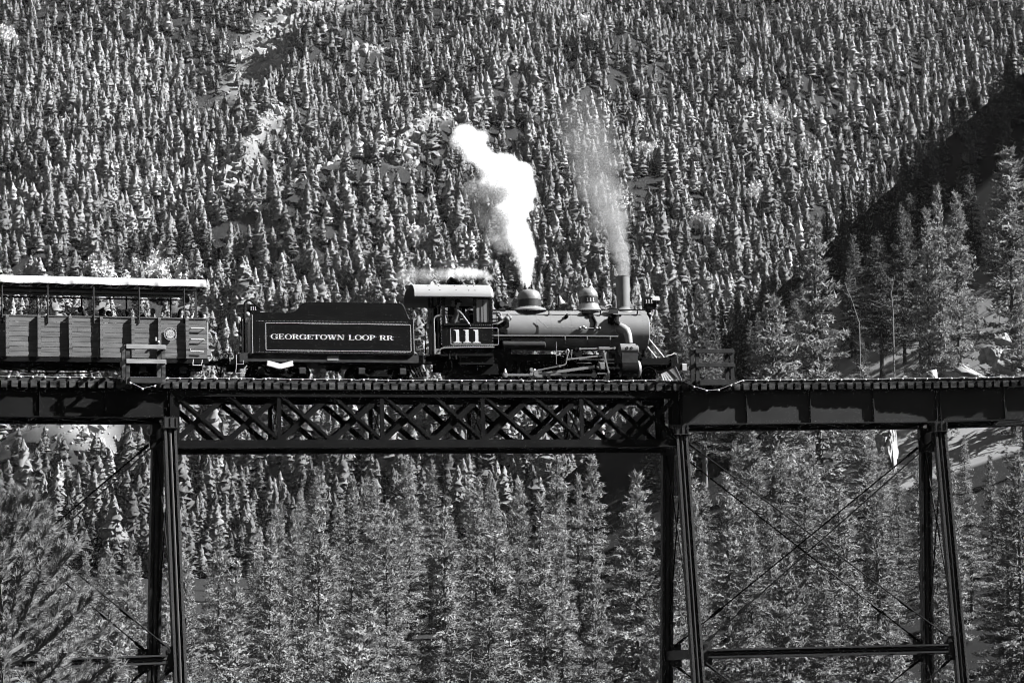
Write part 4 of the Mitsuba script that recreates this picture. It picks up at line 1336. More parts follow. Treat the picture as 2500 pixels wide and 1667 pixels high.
# cylinders
c0, c1 = P(1515, 900, -0.95)[0], P(1556, 900, -0.95)[0]
for sd in (-1, 1):
    zc_ = P(1535, 901, -0.92)[2]
    lo('cylinder', MB().lathe([(0, 0), (0.28, 0), (0.30, 0.02), (0.30, c1 - c0), (0, c1 - c0)], [c0, sd * 0.92, zc_], (1, 0, 0), 36), 'black_paint', 35)
    lo('cylinder__head', MB().lathe([(0.31, 0), (0.31, 0.05), (0.28, 0.09), (0.15, 0.12), (0, 0.12)], [c1, sd * 0.92, zc_], (1, 0, 0), 36), 'roof_grey', 40)
    zv = P(1535, 852.5, -0.95)[2]
    v0, v1 = P(1515.5, 850, -1.1)[0], P(1553, 850, -1.1)[0]
    vc = MB().lathe([(0, 0), (0.215, 0), (0.215, v1 - v0), (0, v1 - v0)], [v0, sd * 0.92, zv], (1, 0, 0), 40)
    vc.lathe([(0.15, 0), (0.15, 0.10), (0.12, 0.12), (0, 0.12)], [v1, sd * 0.92, zv], (1, 0, 0), 30)
    lo('valve_chest', vc, 'smokebox_graphite', 35)
    lo('valve_chest__saddle', MB().box([v0 + 0.02, sd * 0.72, zc_ + 0.2], [v1 + 0.04, sd * 1.16, zv - 0.16]).box([v0, sd * 0.3, zc_], [v1, sd * 0.75, zv]), 'dirty_iron')
for px in (1530.5, 1541.5):
    c = P(px, 849.5, -1.13)
    lo('valve_chest__port', MB().lathe([(0.028, 0.0), (0.05, 0.0), (0.05, 0.02), (0.028, 0.02)], c, (0, -1, 0), 18).lathe([(0, 0.003), (0.03, 0.003)], c, (0, -1, 0), 18), 'black_iron', 40)
st = MB().path([[P(1512, 800, -0.7)[0], -0.60, P(1512, 800, -0.6)[2]], P(1521, 803, -0.80), P(1529, 808, -0.88), P(1533, 818, -0.92), P(1536, 838, -0.92)], [0.2, 0.175, 0.165, 0.15, 0.13], 20)
st.lathe([(0, -0.02), (0.27, -0.02), (0.27, 0.03), (0, 0.03)], [P(1517, 803, -0.7)[0], -0.68, P(1517, 803, -0.7)[2]], unit([0.2, -1, -0.1]), 28)
lo('steam_pipe', st, 'roof_grey', 40)
lo('smokebox_brace', MB().path([P(1563.5, 802, -0.5), P(1621, 872.5, -0.5)], 0.028, 8), 'cream_paint', 40)
lo('smokebox_brace', MB().path([P(1552, 811, 0.5), P(1610, 883, 0.5)], 0.028, 8), 'cream_paint', 40)
# pilot deck, beam and cowcatcher
d0, d1 = P(1566, 880, -0.9)[0], P(1647, 880, -0.9)[0]
zd0, zd1 = P(1600, 874, -0.9)[2], P(1600, 896, -0.9)[2]
lo('pilot_deck', MB().box([d0, -0.98, zd0 - 0.03], [d1, 0.98, zd0]).box([d1 - 0.16, -1.02, zd1], [d1, 1.02, zd0 + 0.01]).box([d0, -0.98, zd1 + 0.08], [d1 - 0.2, -0.93, zd0 - 0.03]).box([d0 - 0.1, -0.45, 0.5], [d1 - 0.3, 0.45, zd0 - 0.03]), 'black_iron')
lo('lubricator', MB().lathe([(0, 0), (0.10, 0), (0.10, 0.10), (0.06, 0.14), (0.06, 0.24), (0.08, 0.26), (0, 0.28)], P(1573, 872, -0.6), (0, 0, 1), 16), 'black_iron', 40)
pl = MB()
tip = [P(1666, 922, -0.1)[0], 0.0, 0.12]
for k in range(11):
    t = -1 + 2 * k / 10
    pl.beam([d1 - 0.02, t * 0.95, zd1 + 0.03], [tip[0] - 0.35 * abs(t), t * 1.05, 0.14], 0.035, 0.06)
pl.beam([tip[0] - 0.35, -1.06, 0.12], [tip[0], 0, 0.12], 0.05, 0.07).beam([tip[0] - 0.35, 1.06, 0.12], [tip[0], 0, 0.12], 0.05, 0.07)
lo('cowcatcher', pl, 'roof_grey')
lo('coupler', MB().box(P(1648, 888, -0.12), P(1666, 905, 0.12), bev=0.02).box([d1 - 0.2, -0.1, P(1650, 901, 0)[2]], [d1 + 0.1, 0.1, P(1650, 890, 0)[2]]), 'black_iron')
lo('coupler__knuckle', MB().box(P(1666, 887, -0.16), P(1672.5, 908, 0.10), bev=0.03), 'cream_paint')
lo('uncoupling_lever', MB().path(pin_path(LO, [(1626, 869, -0.95), (1640, 866, -0.9), (1645, 862.5, -0.85), (1651, 864, -0.7), (1653, 872, -0.5), (1655, 886, -0.3)]), 0.016, 6), 'cream_paint', 40)
lo('pilot_hose', MB().path(pin_path(LO, [(1644, 896, -0.3), (1648, 903, -0.3), (1652, 914, -0.3), (1656, 920, -0.3)]), 0.035, 8), 'roof_grey', 40)
for sd in (-1, 1):
    wheel([P(1582, 910, -0.457)[0], sd * 0.457, 0.31], 0.30, f'{LC}__pilot_wheel', LO.place, side=sd)
lo('pilot_wheel__rim_edge', MB().lathe([(0.285, 0), (0.30, 0), (0.30, 0.012), (0.285, 0.012)], [P(1582, 910, -0.457)[0], -0.57, 0.31], (0, -1, 0), 40), 'edge_paint', 40)

# ---------------------------------------------------------------- the tender
_o, _m = R.frame(R.s_of(795, 0.0), 3.0)
TE = Local(_o, _m)
P = TE.at
TN = name_thing('tender', 'black tender with white striped panel lettered for a loop railroad, behind the locomotive cab', 'tender')


def te(part, mb, mat, smooth=False, **k):
    return put(f'{TN}__{part}', mb, mat, smooth=smooth, place=TE.place, **k)


W = 1.06
x0, x1 = P(614.5, 820, -W)[0], P(1009, 820, -W)[0]
z0, z1 = P(810, 864.5, -W)[2], P(650, 764, -W)[2]
zhi = P(850, 740, -W)[2]
prof = [(x0, z0), (x1, z0), (x1, P(1009, 781, -W)[2])]
for px, py in ((999, 779), (996.5, 776), (993, 769), (989, 758), (985, 748), (980, 743), (974, 741.2), (960, 740.8), (760, 739.3), (747, 739.3), (740, 741), (734, 746), (728, 754), (721, 761), (714, 764), (706, 765), (690, 764.6), (640, 764)):
    q = P(px, py, -W)
    prof.append((q[0], q[2]))
prof.append((x0, z1))
sheet = Polygon(prof)
wavy = sheet
# the side sheets are slightly buckled plates
def buckled(lat, sgn):
    gx, gz = np.meshgrid(np.linspace(x0, x1, 120), np.linspace(z0, zhi, 44), indexing='ij')
    inside = shapely.contains_xy(sheet.buffer(0.02), gx, gz)
    d = 0.006 * np.sin(gx * 1.9 + 1.0) * np.sin((gz - z0) * 5.2) + 0.010 * (meshkit.fbm(np.stack([gx * 1.1, gz * 2.6, 0 * gx], -1), 2, 8) - 0.5)
    return gx, gz, d, inside


gx, gz, dd, ins_ = buckled(-W, -1)
ed = np.clip(shapely.distance(shapely.points(gx, gz), sheet.exterior) / 0.12, 0, 1)
tz = np.zeros_like(gx)
vv = np.stack([gx, -W - 0.02 + dd * ed, gz], -1).reshape(-1, 3)
i, j = np.meshgrid(np.arange(119), np.arange(43), indexing='ij')
okq = ins_[:-1, :-1] & ins_[1:, :-1] & ins_[:-1, 1:] & ins_[1:, 1:]
q = np.stack([i * 44 + j, (i + 1) * 44 + j, (i + 1) * 44 + j + 1, i * 44 + j + 1], -1)[okq]
tank = MB()
plate(tank, sheet, -W + 0.02, 0.032)
plate(tank, sheet, W, 0.03)
tank.box([x0, -W, z0], [x0 + 0.03, W, z1]).box([x1 - 0.03, -W, z0], [x1, W, P(1009, 781, -W)[2]]).box([x0, -W, z1 - 0.05], [x1, W, z1 - 0.02]).box([x0, -W, z0], [x1, W, z0 + 0.03])
tank.box([P(735, 0, 0)[0], -W, z1 - 0.1], [P(738, 0, 0)[0], W, zhi - 0.1])
te('tank', tank, 'black_paint')
te('tank__side_sheet', MB().add(vv, q), 'black_paint', True)
cr = [np.array([a_, -W - 0.012, b_]) for a_, b_ in prof[3:]]
te('tank__rim', MB().path([np.array([x0, -W - 0.012, z1])] + cr[::-1], 0.022, 8), 'black_paint', 40)
te('tank__hatch', MB().lathe([(0.28, 0), (0.28, 0.12), (0.2, 0.17), (0, 0.17)], [P(716, 764, 0.2)[0], 0.2, z1 - 0.02], (0, 0, 1), 24), 'black_paint', 40)
SH = -W - 0.034
te('tank__stripe', plate(MB(), rounded_frame(P(638, 0, SH)[0], P(986.5, 0, SH)[0], P(810, 857, SH)[2], P(810, 789.3, SH)[2], 0.021, 0.05), SH, 0.004), 'cream_paint')
te('tank__lettering', plate(MB(), sign_text('GEORGETOWN LOOP RR', P(661, 820, SH)[0], P(960, 820, SH)[0], P(810, 829, SH)[2], 0.172), SH, 0.005), 'white_paint')
rv = MB()
for px in np.arange(627, 997, 3.4):
    a = (px - 627) / 370
    rv.ball(P(px, 782.8 + 4.2 * a, SH + 0.008), 0.009, 0)
    rv.ball(P(px, 859.3 + 3.0 * a, SH + 0.008), 0.009, 0)
for py in np.arange(822, 858, 5):
    rv.ball(P(633, py, SH + 0.008), 0.010, 0)
for px in np.arange(645, 980, 7):
    rv.ball(P(px, 820 + 2.4 * (px - 645) / 335, SH + 0.006), 0.010, 0)
te('rivets', rv, 'cream_paint', kind='stuff')
te('tank__corner_edge', MB().path([P(615, 768, -W - 0.03), P(616.5, 862, -W - 0.03)], 0.022, 8), 'edge_paint', 40)
te('tank__corner_edge', MB().path([P(1009, 782, -W - 0.02), P(1010.5, 864, -W - 0.02)], 0.02, 8), 'edge_paint', 40)
# rear end: door panel, ladder, lamps, number box, hose arch
te('rear_panel', MB().box([x0 - 0.03, -0.95, z0 + 0.08], [x0 - 0.002, -0.45, z1 - 0.25]), 'roof_grey')
ld = MB()
for yy in (0.35, 0.70):
    ld.path([[x0 - 0.12, yy, z0], [x0 - 0.12, yy, z1]], 0.02, 6)
for k in range(6):
    zz = z0 + 0.15 + k * 0.24
    ld.path([[x0 - 0.12, 0.35, zz], [x0 - 0.12, 0.70, zz]], 0.016, 6)
te('ladder', ld, 'black_iron', 40)
te('marker_lamp', MB().ball(P(604, 768, -1.0), 0.095, 2).path([P(604, 768, -1.0), P(612, 774, -1.0)], 0.03, 6), 'roof_grey', 40)
te('marker_lamp', MB().lathe([(0, 0), (0.10, 0), (0.10, 0.17), (0.06, 0.22), (0, 0.24)], P(582, 789, 0.85), (0, 0, 1), 16).path([P(582, 786, 0.85), P(592, 782, 0.85)], 0.03, 6), 'roof_grey', 40)
xb0, xb1 = P(607.5, 753, -0.2)[0], P(635.5, 753, -0.2)[0]
zc = P(620, 753, -0.22)[2]
te('backup_light', MB().box([xb0 + 0.06, -0.2, zc - 0.14], [xb1, 0.2, zc + 0.16], bev=0.03).lathe([(0.19, 0), (0.19, 0.1), (0.12, 0.12), (0, 0.12)], [xb0 + 0.06, 0, zc + 0.01], (-1, 0, 0), 24).box([xb0, -0.1, z1 - 0.03], [xb1, 0.1, zc - 0.14]), 'black_paint')
te('backup_light__number', plate(MB(), sign_text('111', P(611.5, 753, -0.21)[0], P(626.5, 753, -0.21)[0], P(620, 757.5, -0.21)[2], 0.135, gap=0.3), -0.204, 0.005), 'white_paint')
te('pipe_arch', MB().path(pin_path(TE, [(597, 860, -0.6), (596.5, 790, -0.6), (596.5, 748, -0.6), (598, 739, -0.6), (603, 733.5, -0.6), (610, 733, -0.6), (616, 737, -0.6), (624, 745, -0.5), (634, 752, -0.3)]), 0.035, 10), 'black_iron', 40)
# frame, steps and trucks
zf0 = P(810, 884, -0.95)[2]
te('frame', MB().box([P(594, 0, -1)[0], -0.98, zf0], [P(1020, 0, -1)[0], 0.98, z0]), 'dirty_iron')
te('builder_plate', MB().box([P(785, 0, -1)[0], -1.0, P(800, 880, -1)[2]], [P(812, 0, -1)[0], -0.981, P(800, 869.5, -1)[2]]), 'edge_paint')
te('end_beam', MB().box([P(575, 0, -1)[0], -1.05, P(590, 884, -1)[2]], [P(594, 0, -1)[0], 1.05, P(590, 862.5, -1)[2]]), 'dirty_iron')
te('step', MB().path(pin_path(TE, [(576, 866, -1.1), (577.5, 889, -1.1), (594.5, 889, -1.1), (593, 880, -1.1)]), 0.018, 6).path(pin_path(TE, [(577, 889, -1.1), (575, 910, -1.1), (600, 910.5, -1.1), (595, 901, -1.1), (603, 892, -1.1)]), 0.018, 6), 'cream_paint', 40)
for cx in (683, 927):
    for sg in (-1, 1):
        xw = P(cx + sg * 50, 905, -0.457)[0]
        for sd in (-1, 1):
            wheel([xw, sd * 0.457, 0.34], 0.33, f'{TN}__wheel', TE.place, side=sd)
        te('axle', MB().tube([xw, -0.85, 0.34], [xw, 0.85, 0.34], 0.06), 'black_iron')
        te('journal_box', MB().box([xw - 0.11, -0.92, 0.24], [xw + 0.11, -0.72, 0.48], bev=0.03), 'dirty_iron')
    a_, b_ = P(cx - 66, 905, -0.8)[0], P(cx + 66, 905, -0.8)[0]
    m_ = (a_ + b_) / 2
    tr = MB()
    tr.box([a_ + 0.05, -0.80, 0.46], [b_ - 0.05, -0.70, 0.58]).beam([a_ + 0.2, -0.76, 0.40], [m_ - 0.3, -0.76, 0.16], 0.08, 0.07).beam([m_ + 0.3, -0.76, 0.16], [b_ - 0.2, -0.76, 0.40], 0.08, 0.07).box([m_ - 0.32, -0.80, 0.12], [m_ + 0.32, -0.72, 0.19])
    for k in range(5):
        tr.box([m_ - 0.34 + 0.05 * k, -0.86, 0.19 + 0.045 * k], [m_ + 0.34 - 0.05 * k, -0.76, 0.225 + 0.045 * k])
    tr.box([m_ - 0.2, -0.7, 0.4], [m_ + 0.2, 0.7, 0.62]).box([a_ + 0.05, 0.70, 0.40], [b_ - 0.05, 0.80, 0.55])
    te('truck_frame', tr, 'black_iron')
te('air_cylinder', MB().lathe([(0, 0), (0.17, 0), (0.17, 0.5), (0, 0.52)], [P(780, 0, 0)[0], -0.2, 0.62], (1, 0, 0), 20).box([P(760, 0, 0)[0], -0.6, 0.62], [P(850, 0, 0)[0], -0.3, 0.75]), 'black_iron', 40)
# white rerailing frog hung under the frame
fg = [P(px, py, -1.04) for px, py in ((652, 884.5), (664, 887.5), (676, 891), (684, 893), (692, 891), (704, 888), (714.5, 885))]
mb = MB()
for a_, b_ in zip(fg[:-1], fg[1:]):
    mb.beam(a_ - [0, 0, 0.05], b_ - [0, 0, 0.05], 0.14, 0.13).beam(a_ + [0, -0.05, 0.035], b_ + [0, -0.05, 0.035], 0.05, 0.06)
te('rerailing_frog', mb, 'white_paint', label='white V-shaped rerailing frog hung under the tender frame')
te('rerailing_frog__hanger', MB().path([fg[1], fg[1] + [0, 0.05, 0.15]], 0.012, 6).path([fg[5], fg[5] + [0, 0.05, 0.15]], 0.012, 6), 'black_iron')

# ---------------------------------------------------------------- the open coach
_o, _m = R.frame(R.s_of(240, 0.0), 3.0)
CO = Local(_o, _m)
P = CO.at
CN = name_thing('open_coach', 'open wooden excursion coach with white canvas canopy behind the tender', 'railway coach')


def co(part, mb, mat, smooth=False, **k):
    return put(f'{CN}__{part}', mb, mat, smooth=smooth, place=CO.place, **k)


W = 1.16
x1 = P(505, 820, -W)[0]
x0 = x1 - 9.6
zt_ = P(240, 776, -W)[2]
zb3 = P(240, 872.5, -W)[2]
nb = 8
hb = (zt_ - zb3) / nb
_q = np.random.default_rng(17)
for sd in (-1, 1):
    for k in range(nb):
        za, zb4 = zb3 + k * hb + 0.004, zb3 + (k + 1) * hb - 0.005
        cuts = [x0] + ([x0 + _q.uniform(3, 6.5)] if k % 2 else []) + [x1]
        for a_, b_ in zip(cuts[:-1], cuts[1:]):
            y = sd * (W + _q.normal(0, 0.004))
            co('plank', MB().box([a_ + 0.004, y - 0.022, za], [b_ - 0.004, y + 0.022, zb4 + _q.normal(0, 0.004)], bev=0.006), 'coach_wood')
    co('top_rail', MB().box([x0, sd * W - 0.05, zt_], [x1 - 0.02, sd * W + 0.045, zt_ + 0.05], bev=0.01), 'coach_wood_dark')
stakes = [-136, -60, 16.3, 94, 170, 246, 322.6, 387.5, 454.7]
for px in stakes:
    for sd in (-1, 1):
        x = P(px, 820, -W)[0]
        y = sd * (W + 0.022)
        co('stake', MB().box([x - 0.052, y, zb3 - 0.02], [x + 0.052, y + sd * 0.15, zt_ + 0.03], bev=0.008), 'coach_wood')
        if sd < 0:
            bl = MB()
            for k in range(nb):
                for dx in (-0.03, 0.03):
                    bl.ball([x + dx, y - 0.153, zb3 + (k + 0.5) * hb], [0.014, 0.012, 0.014], 0)
            bl.box([x - 0.065, y - 0.16, zb3 + 1.55 * hb], [x + 0.065, y + 0.0, zb3 + 1.75 * hb])
            co('stake__bolts', bl, 'dirty_iron', kind='stuff')
co('end_wall', MB().box([x1 - 0.06, -W + 0.03, zb3], [x1 - 0.01, W - 0.03, zt_ - 0.02]), 'coach_wood_dark')
co('floor', MB().box([x0, -W, zb3 - 0.13], [x1, W, zb3]).box([x0, -W - 0.02, zb3 - 0.16], [x1 + 0.05, -W + 0.12, zb3 - 0.005]).box([x0, -0.3, zb3 - 0.28], [x1 + 0.02, 0.3, zb3 - 0.13]), 'black_iron')
for k in range(7):
    x = x1 - 1.3 - k * 1.25
    co('bench', MB().box([x - 0.22, -1.0, zb3 + 0.42], [x + 0.22, 1.0, zb3 + 0.47]).box([x - 0.25, -1.0, zb3 + 0.47], [x - 0.21, 1.0, zb3 + 0.9]).box([x - 0.05, -0.9, zb3], [x + 0.05, 0.9, zb3 + 0.42]), 'coach_wood_dark')
# canopy posts
zc0, zc1 = P(240, 699, -1.2)[2], P(240, 676, -1.2)[2]
for px, off in ((4, 0), (115.7, 0), (228, 0), (338.4, 0), (448.4, 0), (-108, 0)):
    x = P(px, 740, -W)[0]
    co('canopy_post', MB().path([[x, -W - 0.06, P(px, 790, -W)[2]], [x, -W - 0.06, zc0 + 0.04]], 0.027, 8), 'dirty_iron', 40)
for px in (90, 199, 308, 416, -20):
    x = P(px, 740, W)[0]
    co('canopy_post', MB().path([[x, W - 0.04, zt_ - 0.3], [x, W - 0.04, zc0 + 0.04]], 0.027, 8), 'dirty_iron', 40)
xe = P(475, 740, 0.2)[0]
co('canopy_post', MB().box([xe - 0.035, -0.03, zt_ - 0.4], [xe + 0.035, 0.03, zc0 + 0.05]), 'dirty_iron')
for lat in (-W - 0.04, W + 0.0):
    co('canopy_rail', MB().path([[x0 - 0.1, lat, zc0 - 0.05], [P(500, 708, -W)[0], lat, zc0 - 0.05]], 0.026, 8), 'dirty_iron', 40)
# canvas: flat top, valance on both sides with creases, laced along the rail
cx1 = P(503, 700, -1.25)[0]
n_ = 200
xs_ = np.linspace(x0 - 0.2, cx1, n_)
wob = meshkit.fbm(np.stack([xs_ * 1.6, 0 * xs_, 0 * xs_], -1), 3, 3) - 0.5
rows = []
for lat, z, a in ((-1.29, zc0 + 0.035, 0.05), (-1.285, zc0 + 0.10, 0.055), (-1.275, zc0 + 0.19, 0.03), (-1.26, zc1 - 0.08, 0.012), (-1.16, zc1 - 0.01, 0.004), (-0.7, zc1 + 0.06, 0), (0, zc1 + 0.09, 0), (0.7, zc1 + 0.06, 0), (1.16, zc1 - 0.01, 0.004), (1.26, zc1 - 0.08, 0.02), (1.275, zc0 + 0.19, 0.03), (1.285, zc0 + 0.10, 0.05), (1.29, zc0 + 0.035, 0.05)):
    cre = np.abs(np.sin(xs_ * 2.15 + 4 * wob)) ** 6 * 0.9 + wob
    sag = 0.03 * np.abs(np.sin((xs_ - xs_[0]) * np.pi / 1.64)) if abs(lat) > 1.28 else 0
    rows.append(np.stack([xs_, lat + np.sign(lat) * a * cre, z + 0 * xs_ + sag], 1))
V = np.array(rows)
i, j = np.meshgrid(np.arange(len(rows) - 1), np.arange(n_ - 1), indexing='ij')
q = np.stack([i * n_ + j, i * n_ + j + 1, (i + 1) * n_ + j + 1, (i + 1) * n_ + j], -1).reshape(-1, 4)
co('canopy', MB().add(V.reshape(-1, 3), q), 'canvas', True)
flap = Polygon([(-1.27, zc0 + 0.04), (-1.25, zc1 - 0.08), (-1.1, zc1 - 0.0), (0, zc1 + 0.085), (1.1, zc1 - 0.0), (1.25, zc1 - 0.08), (1.27, zc0 + 0.04), (0.8, zc0 + 0.2), (-0.8, zc0 + 0.2)])
co('canopy__end_flap', MB().prism(flap, [cx1 - 0.01, 0, 0], [0, 1.0, 0], [0, 0, 1.0], 0.012), 'canvas')
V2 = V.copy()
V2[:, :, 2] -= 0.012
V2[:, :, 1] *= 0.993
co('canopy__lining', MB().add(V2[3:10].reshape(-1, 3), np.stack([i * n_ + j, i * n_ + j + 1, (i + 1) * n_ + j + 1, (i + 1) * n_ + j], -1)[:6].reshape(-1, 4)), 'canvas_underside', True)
lc = MB()
for x in np.arange(x0, cx1 - 0.2, 0.30):
    lc.path([[x, -1.31, zc0 + 0.06], [x - 0.14, -1.23, zc0 - 0.05]], 0.008, 5)
co('canopy__lacing', lc, 'white_paint')
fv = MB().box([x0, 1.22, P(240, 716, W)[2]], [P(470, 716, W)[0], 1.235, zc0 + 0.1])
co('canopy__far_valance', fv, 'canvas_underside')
# end platform fittings
for py in (801, 828):
    co('grab_iron', MB().path(pin_path(CO, [(466, py + 1, -1.16), (466.5, py, -1.28), (498, py + 0.6, -1.28), (498.5, py + 1.5, -1.16)]), 0.018, 6), 'white_paint', 40)
co('grab_iron', MB().path(pin_path(CO, [(465, 852, -1.18), (465, 856.5, -1.28), (498, 858.6, -1.28)]), 0.018, 6), 'white_paint', 40)
co('stirrup_step', MB().path(pin_path(CO, [(471, 877, -1.18), (470.5, 891.5, -1.18), (491, 892, -1.18), (494, 878, -1.18)]), 0.02, 6), 'white_paint', 40)
co('corner_post', MB().path(pin_path(CO, [(506, 783, -1.1), (506.5, 853, -1.1)]), 0.03, 8), 'roof_grey', 40)
co('corner_box', MB().box(P(502, 852, -1.1), P(511.5, 870, -0.85)), 'smokebox_graphite')
sh = P(461, 729, -1.05)
co('loudspeaker', MB().lathe([(0.15, 0.17), (0.13, 0.17), (0.10, 0.06), (0.06, 0), (0.06, -0.12), (0, -0.13)], sh, unit([-0.5, -0.5, -0.15]), 20).path([sh, P(474, 730, -0.9)], 0.03, 6), 'smokebox_graphite', 40)
# round sign
sc_ = P(416, 815, -W - 0.16)
SR = 0.222
SG = unique(f'{CN}__route_sign')
SL = -W - 0.12
put(SG, MB().lathe([(0, 0.02), (SR, 0.02), (SR, 0), (0, 0)], [sc_[0], SL, sc_[2]], (0, -1, 0), 48), 'black_paint', place=CO.place, label='round route sign with white centre and lettered black rim')
labels[SG] = {'label': 'round route sign with white centre and lettered black rim'}
put(f'{SG}__centre', MB().lathe([(0, 0.004), (0.148, 0.004), (0.148, 0)], [sc_[0], SL - 0.021, sc_[2]], (0, -1, 0), 40), 'cream_paint', place=CO.place)
put(f'{SG}__rim', MB().lathe([(SR - 0.014, 0.004), (SR, 0.004), (SR, 0)], [sc_[0], SL - 0.021, sc_[2]], (0, -1, 0), 48), 'cream_paint', place=CO.place)


def flat_text(mb, text, cx, cz, h, w, y, rot=0.0):
    m = meshkit.text_mesh(text, h, 0.003, bold=True)
    v = np.array(m.vertices)
    v[:, 0] = (v[:, 0] - v[:, 0].mean() * 0 - (v[:, 0].max() + v[:, 0].min()) / 2)
    if w:
        v[:, 0] *= w / (v[:, 0].max() - v[:, 0].min())
    v[:, 1] -= h / 2
    c, s_ = math.cos(rot), math.sin(rot)
    mb.add(np.stack([cx + v[:, 0] * c - v[:, 1] * s_, y - v[:, 2], cz + v[:, 0] * s_ + v[:, 1] * c], 1), m.faces)


tx = MB()
flat_text(tx, 'LOOP', sc_[0] + 0.005, sc_[2] + 0.036, 0.058, 0.19, SL - 0.027)
flat_text(tx, 'ROUTE', sc_[0], sc_[2] - 0.042, 0.058, 0.235, SL - 0.027)
put(f'{SG}__lettering', tx, 'black_paint', place=CO.place)
tx = MB()
for word, a0, a1 in (('GEORGETOWN LOOP', 205, -25), ('RAILROAD', 232, 308)):
    for k, chh in enumerate(word):
        if chh == ' ':
            continue
        a = math.radians(a0 + (a1 - a0) * k / (len(word) - 1))
        up_ = a - math.pi / 2 if a1 < a0 else a + math.pi / 2
        flat_text(tx, chh, sc_[0] + math.cos(a) * 0.178, sc_[2] + math.sin(a) * 0.178, 0.034, None, SL - 0.023, up_)
put(f'{SG}__rim_lettering', tx, 'cream_paint', place=CO.place)
# brake wheel lamp on the side near the sign
co('side_lamp', MB().ball(P(387, 835, -W - 0.2), 0.05, 1).box(P(380, 823, -W - 0.14), P(384, 832, -W - 0.10)), 'white_paint', 40)
# truss rods, brake gear, trucks
tr = MB()
for lat in (-0.75, 0.55):
    tr.path(pin_path(CO, [(-60, 888, lat), (70, 909, lat), (136, 911, lat), (216, 910, lat), (292, 890, lat)]), 0.022, 6)
co('truss_rod', tr, 'black_iron', 40)
for px in (71, 216):
    co('queen_post', MB().box(P(px - 2, 880, -0.79), P(px + 2, 909, -0.7)), 'black_iron')
co('brake_cylinder', MB().lathe([(0, 0), (0.1, 0), (0.16, 0.08), (0.16, 0.85), (0.1, 0.95), (0, 0.98)], P(106, 889, -0.5), (1, 0, 0), 20).path(pin_path(CO, [(60, 899, -0.5), (200, 901, -0.5), (260, 896, -0.5)]), 0.02, 6).path(pin_path(CO, [(80, 893, -0.3), (220, 895, -0.3)]), 0.016, 6).beam(P(136, 911, -0.4), P(150, 899, -0.4), 0.06, 0.06), 'black_iron', 40)
for cx in (-90, 392):
    for sg in (-1, 1):
        xw = P(cx + sg * 49, 905, -0.457)[0]
        for sd in (-1, 1):
            wheel([xw, sd * 0.457, 0.34], 0.33, f'{CN}__wheel', CO.place, side=sd)
        co('axle', MB().tube([xw, -0.8, 0.34], [xw, 0.8, 0.34], 0.06), 'black_iron')
        co('journal_box', MB().box([xw - 0.11, -0.90, 0.24], [xw + 0.11, -0.70, 0.46], bev=0.03), 'dirty_iron')
    a_, b_ = P(cx - 64, 905, -0.8)[0], P(cx + 64, 905, -0.8)[0]
    m_ = (a_ + b_) / 2
    co('truck_frame', MB().box([a_, -0.80, 0.44], [b_, -0.68, 0.56]).box([a_, 0.68, 0.44], [b_, 0.80, 0.56]).box([m_ - 0.25, -0.8, 0.2], [m_ + 0.25, 0.8, 0.6]).box([m_ - 0.1, -0.3, 0.5], [m_ + 0.1, 0.3, zb3 - 0.1])
       .beam([a_ + 0.1, -0.74, 0.4], [m_ - 0.2, -0.74, 0.16], 0.07, 0.06).beam([b_ - 0.1, -0.74, 0.4], [m_ + 0.2, -0.74, 0.16], 0.07, 0.06), 'black_iron')
# draft gear between coach and tender
dg = MB().box(P(505, 880, -0.2), P(545, 893, 0.2)).box(P(536, 876, -0.18), P(556, 897, 0.15), bev=0.04)
dg.path(pin_path(CO, [(527, 893, -0.3), (535, 915, -0.4)]), 0.03, 6).path(pin_path(CO, [(541, 897, -0.2), (537, 921, -0.3)]), 0.03, 6)
co('coupler', dg, 'black_iron')
hs = MB().path(pin_path(CO, [(511, 855, -0.6), (514, 862, -0.6), (517, 872, -0.6), (512, 880, -0.6)]), 0.025, 6)
co('air_hose', hs, 'cream_paint', 40)
te('uncoupling_lever', MB().path(pin_path(TE, [(576, 858, -1.0), (574, 853, -1.0), (569, 853, -1.0), (567.5, 860, -1.0), (556, 858.5, -0.9), (545, 860, -0.6), (544.5, 868, -0.5), (545, 880, -0.4)]), 0.018, 6)
   .path(pin_path(TE, [(549, 882, -0.2), (550, 866, -0.2), (555, 862, -0.2), (558, 868, -0.2), (558, 884, -0.2)]), 0.02, 6), 'black_iron', 40)
te('coupler', MB().box(P(0, 0, 0) * 0 + [P(548, 890, 0)[0], -0.15, 0.45], [P(580, 890, 0)[0], 0.15, 0.68], bev=0.03) if False else MB().box([TE.at(552, 890, 0)[0], -0.15, 0.42], [TE.at(580, 890, 0)[0], 0.15, 0.68], bev=0.03), 'black_iron')
# ---------------------------------------------------------------- people
def _ball(c, r):
    return m3.Manifold.sphere(float(r), 12).translate([float(a) for a in c])


def _limb(pts):
    """Hull of balls along [(point, radius), ...], joint by joint."""
    return [m3.Manifold.batch_hull([_ball(*a), _ball(*b)]) for a, b in zip(pts[:-1], pts[1:])]


def _melt(parts, edge=0.03, rounds=6):
    m = m3.Manifold.batch_boolean(parts, m3.OpType.Add).refine_to_length(edge)
    a = m.to_mesh()
    t = trimesh.Trimesh(a.vert_properties[:, :3], a.tri_verts, process=True)
    trimesh.smoothing.filter_taubin(t, iterations=rounds)
    return t.vertices, t.faces


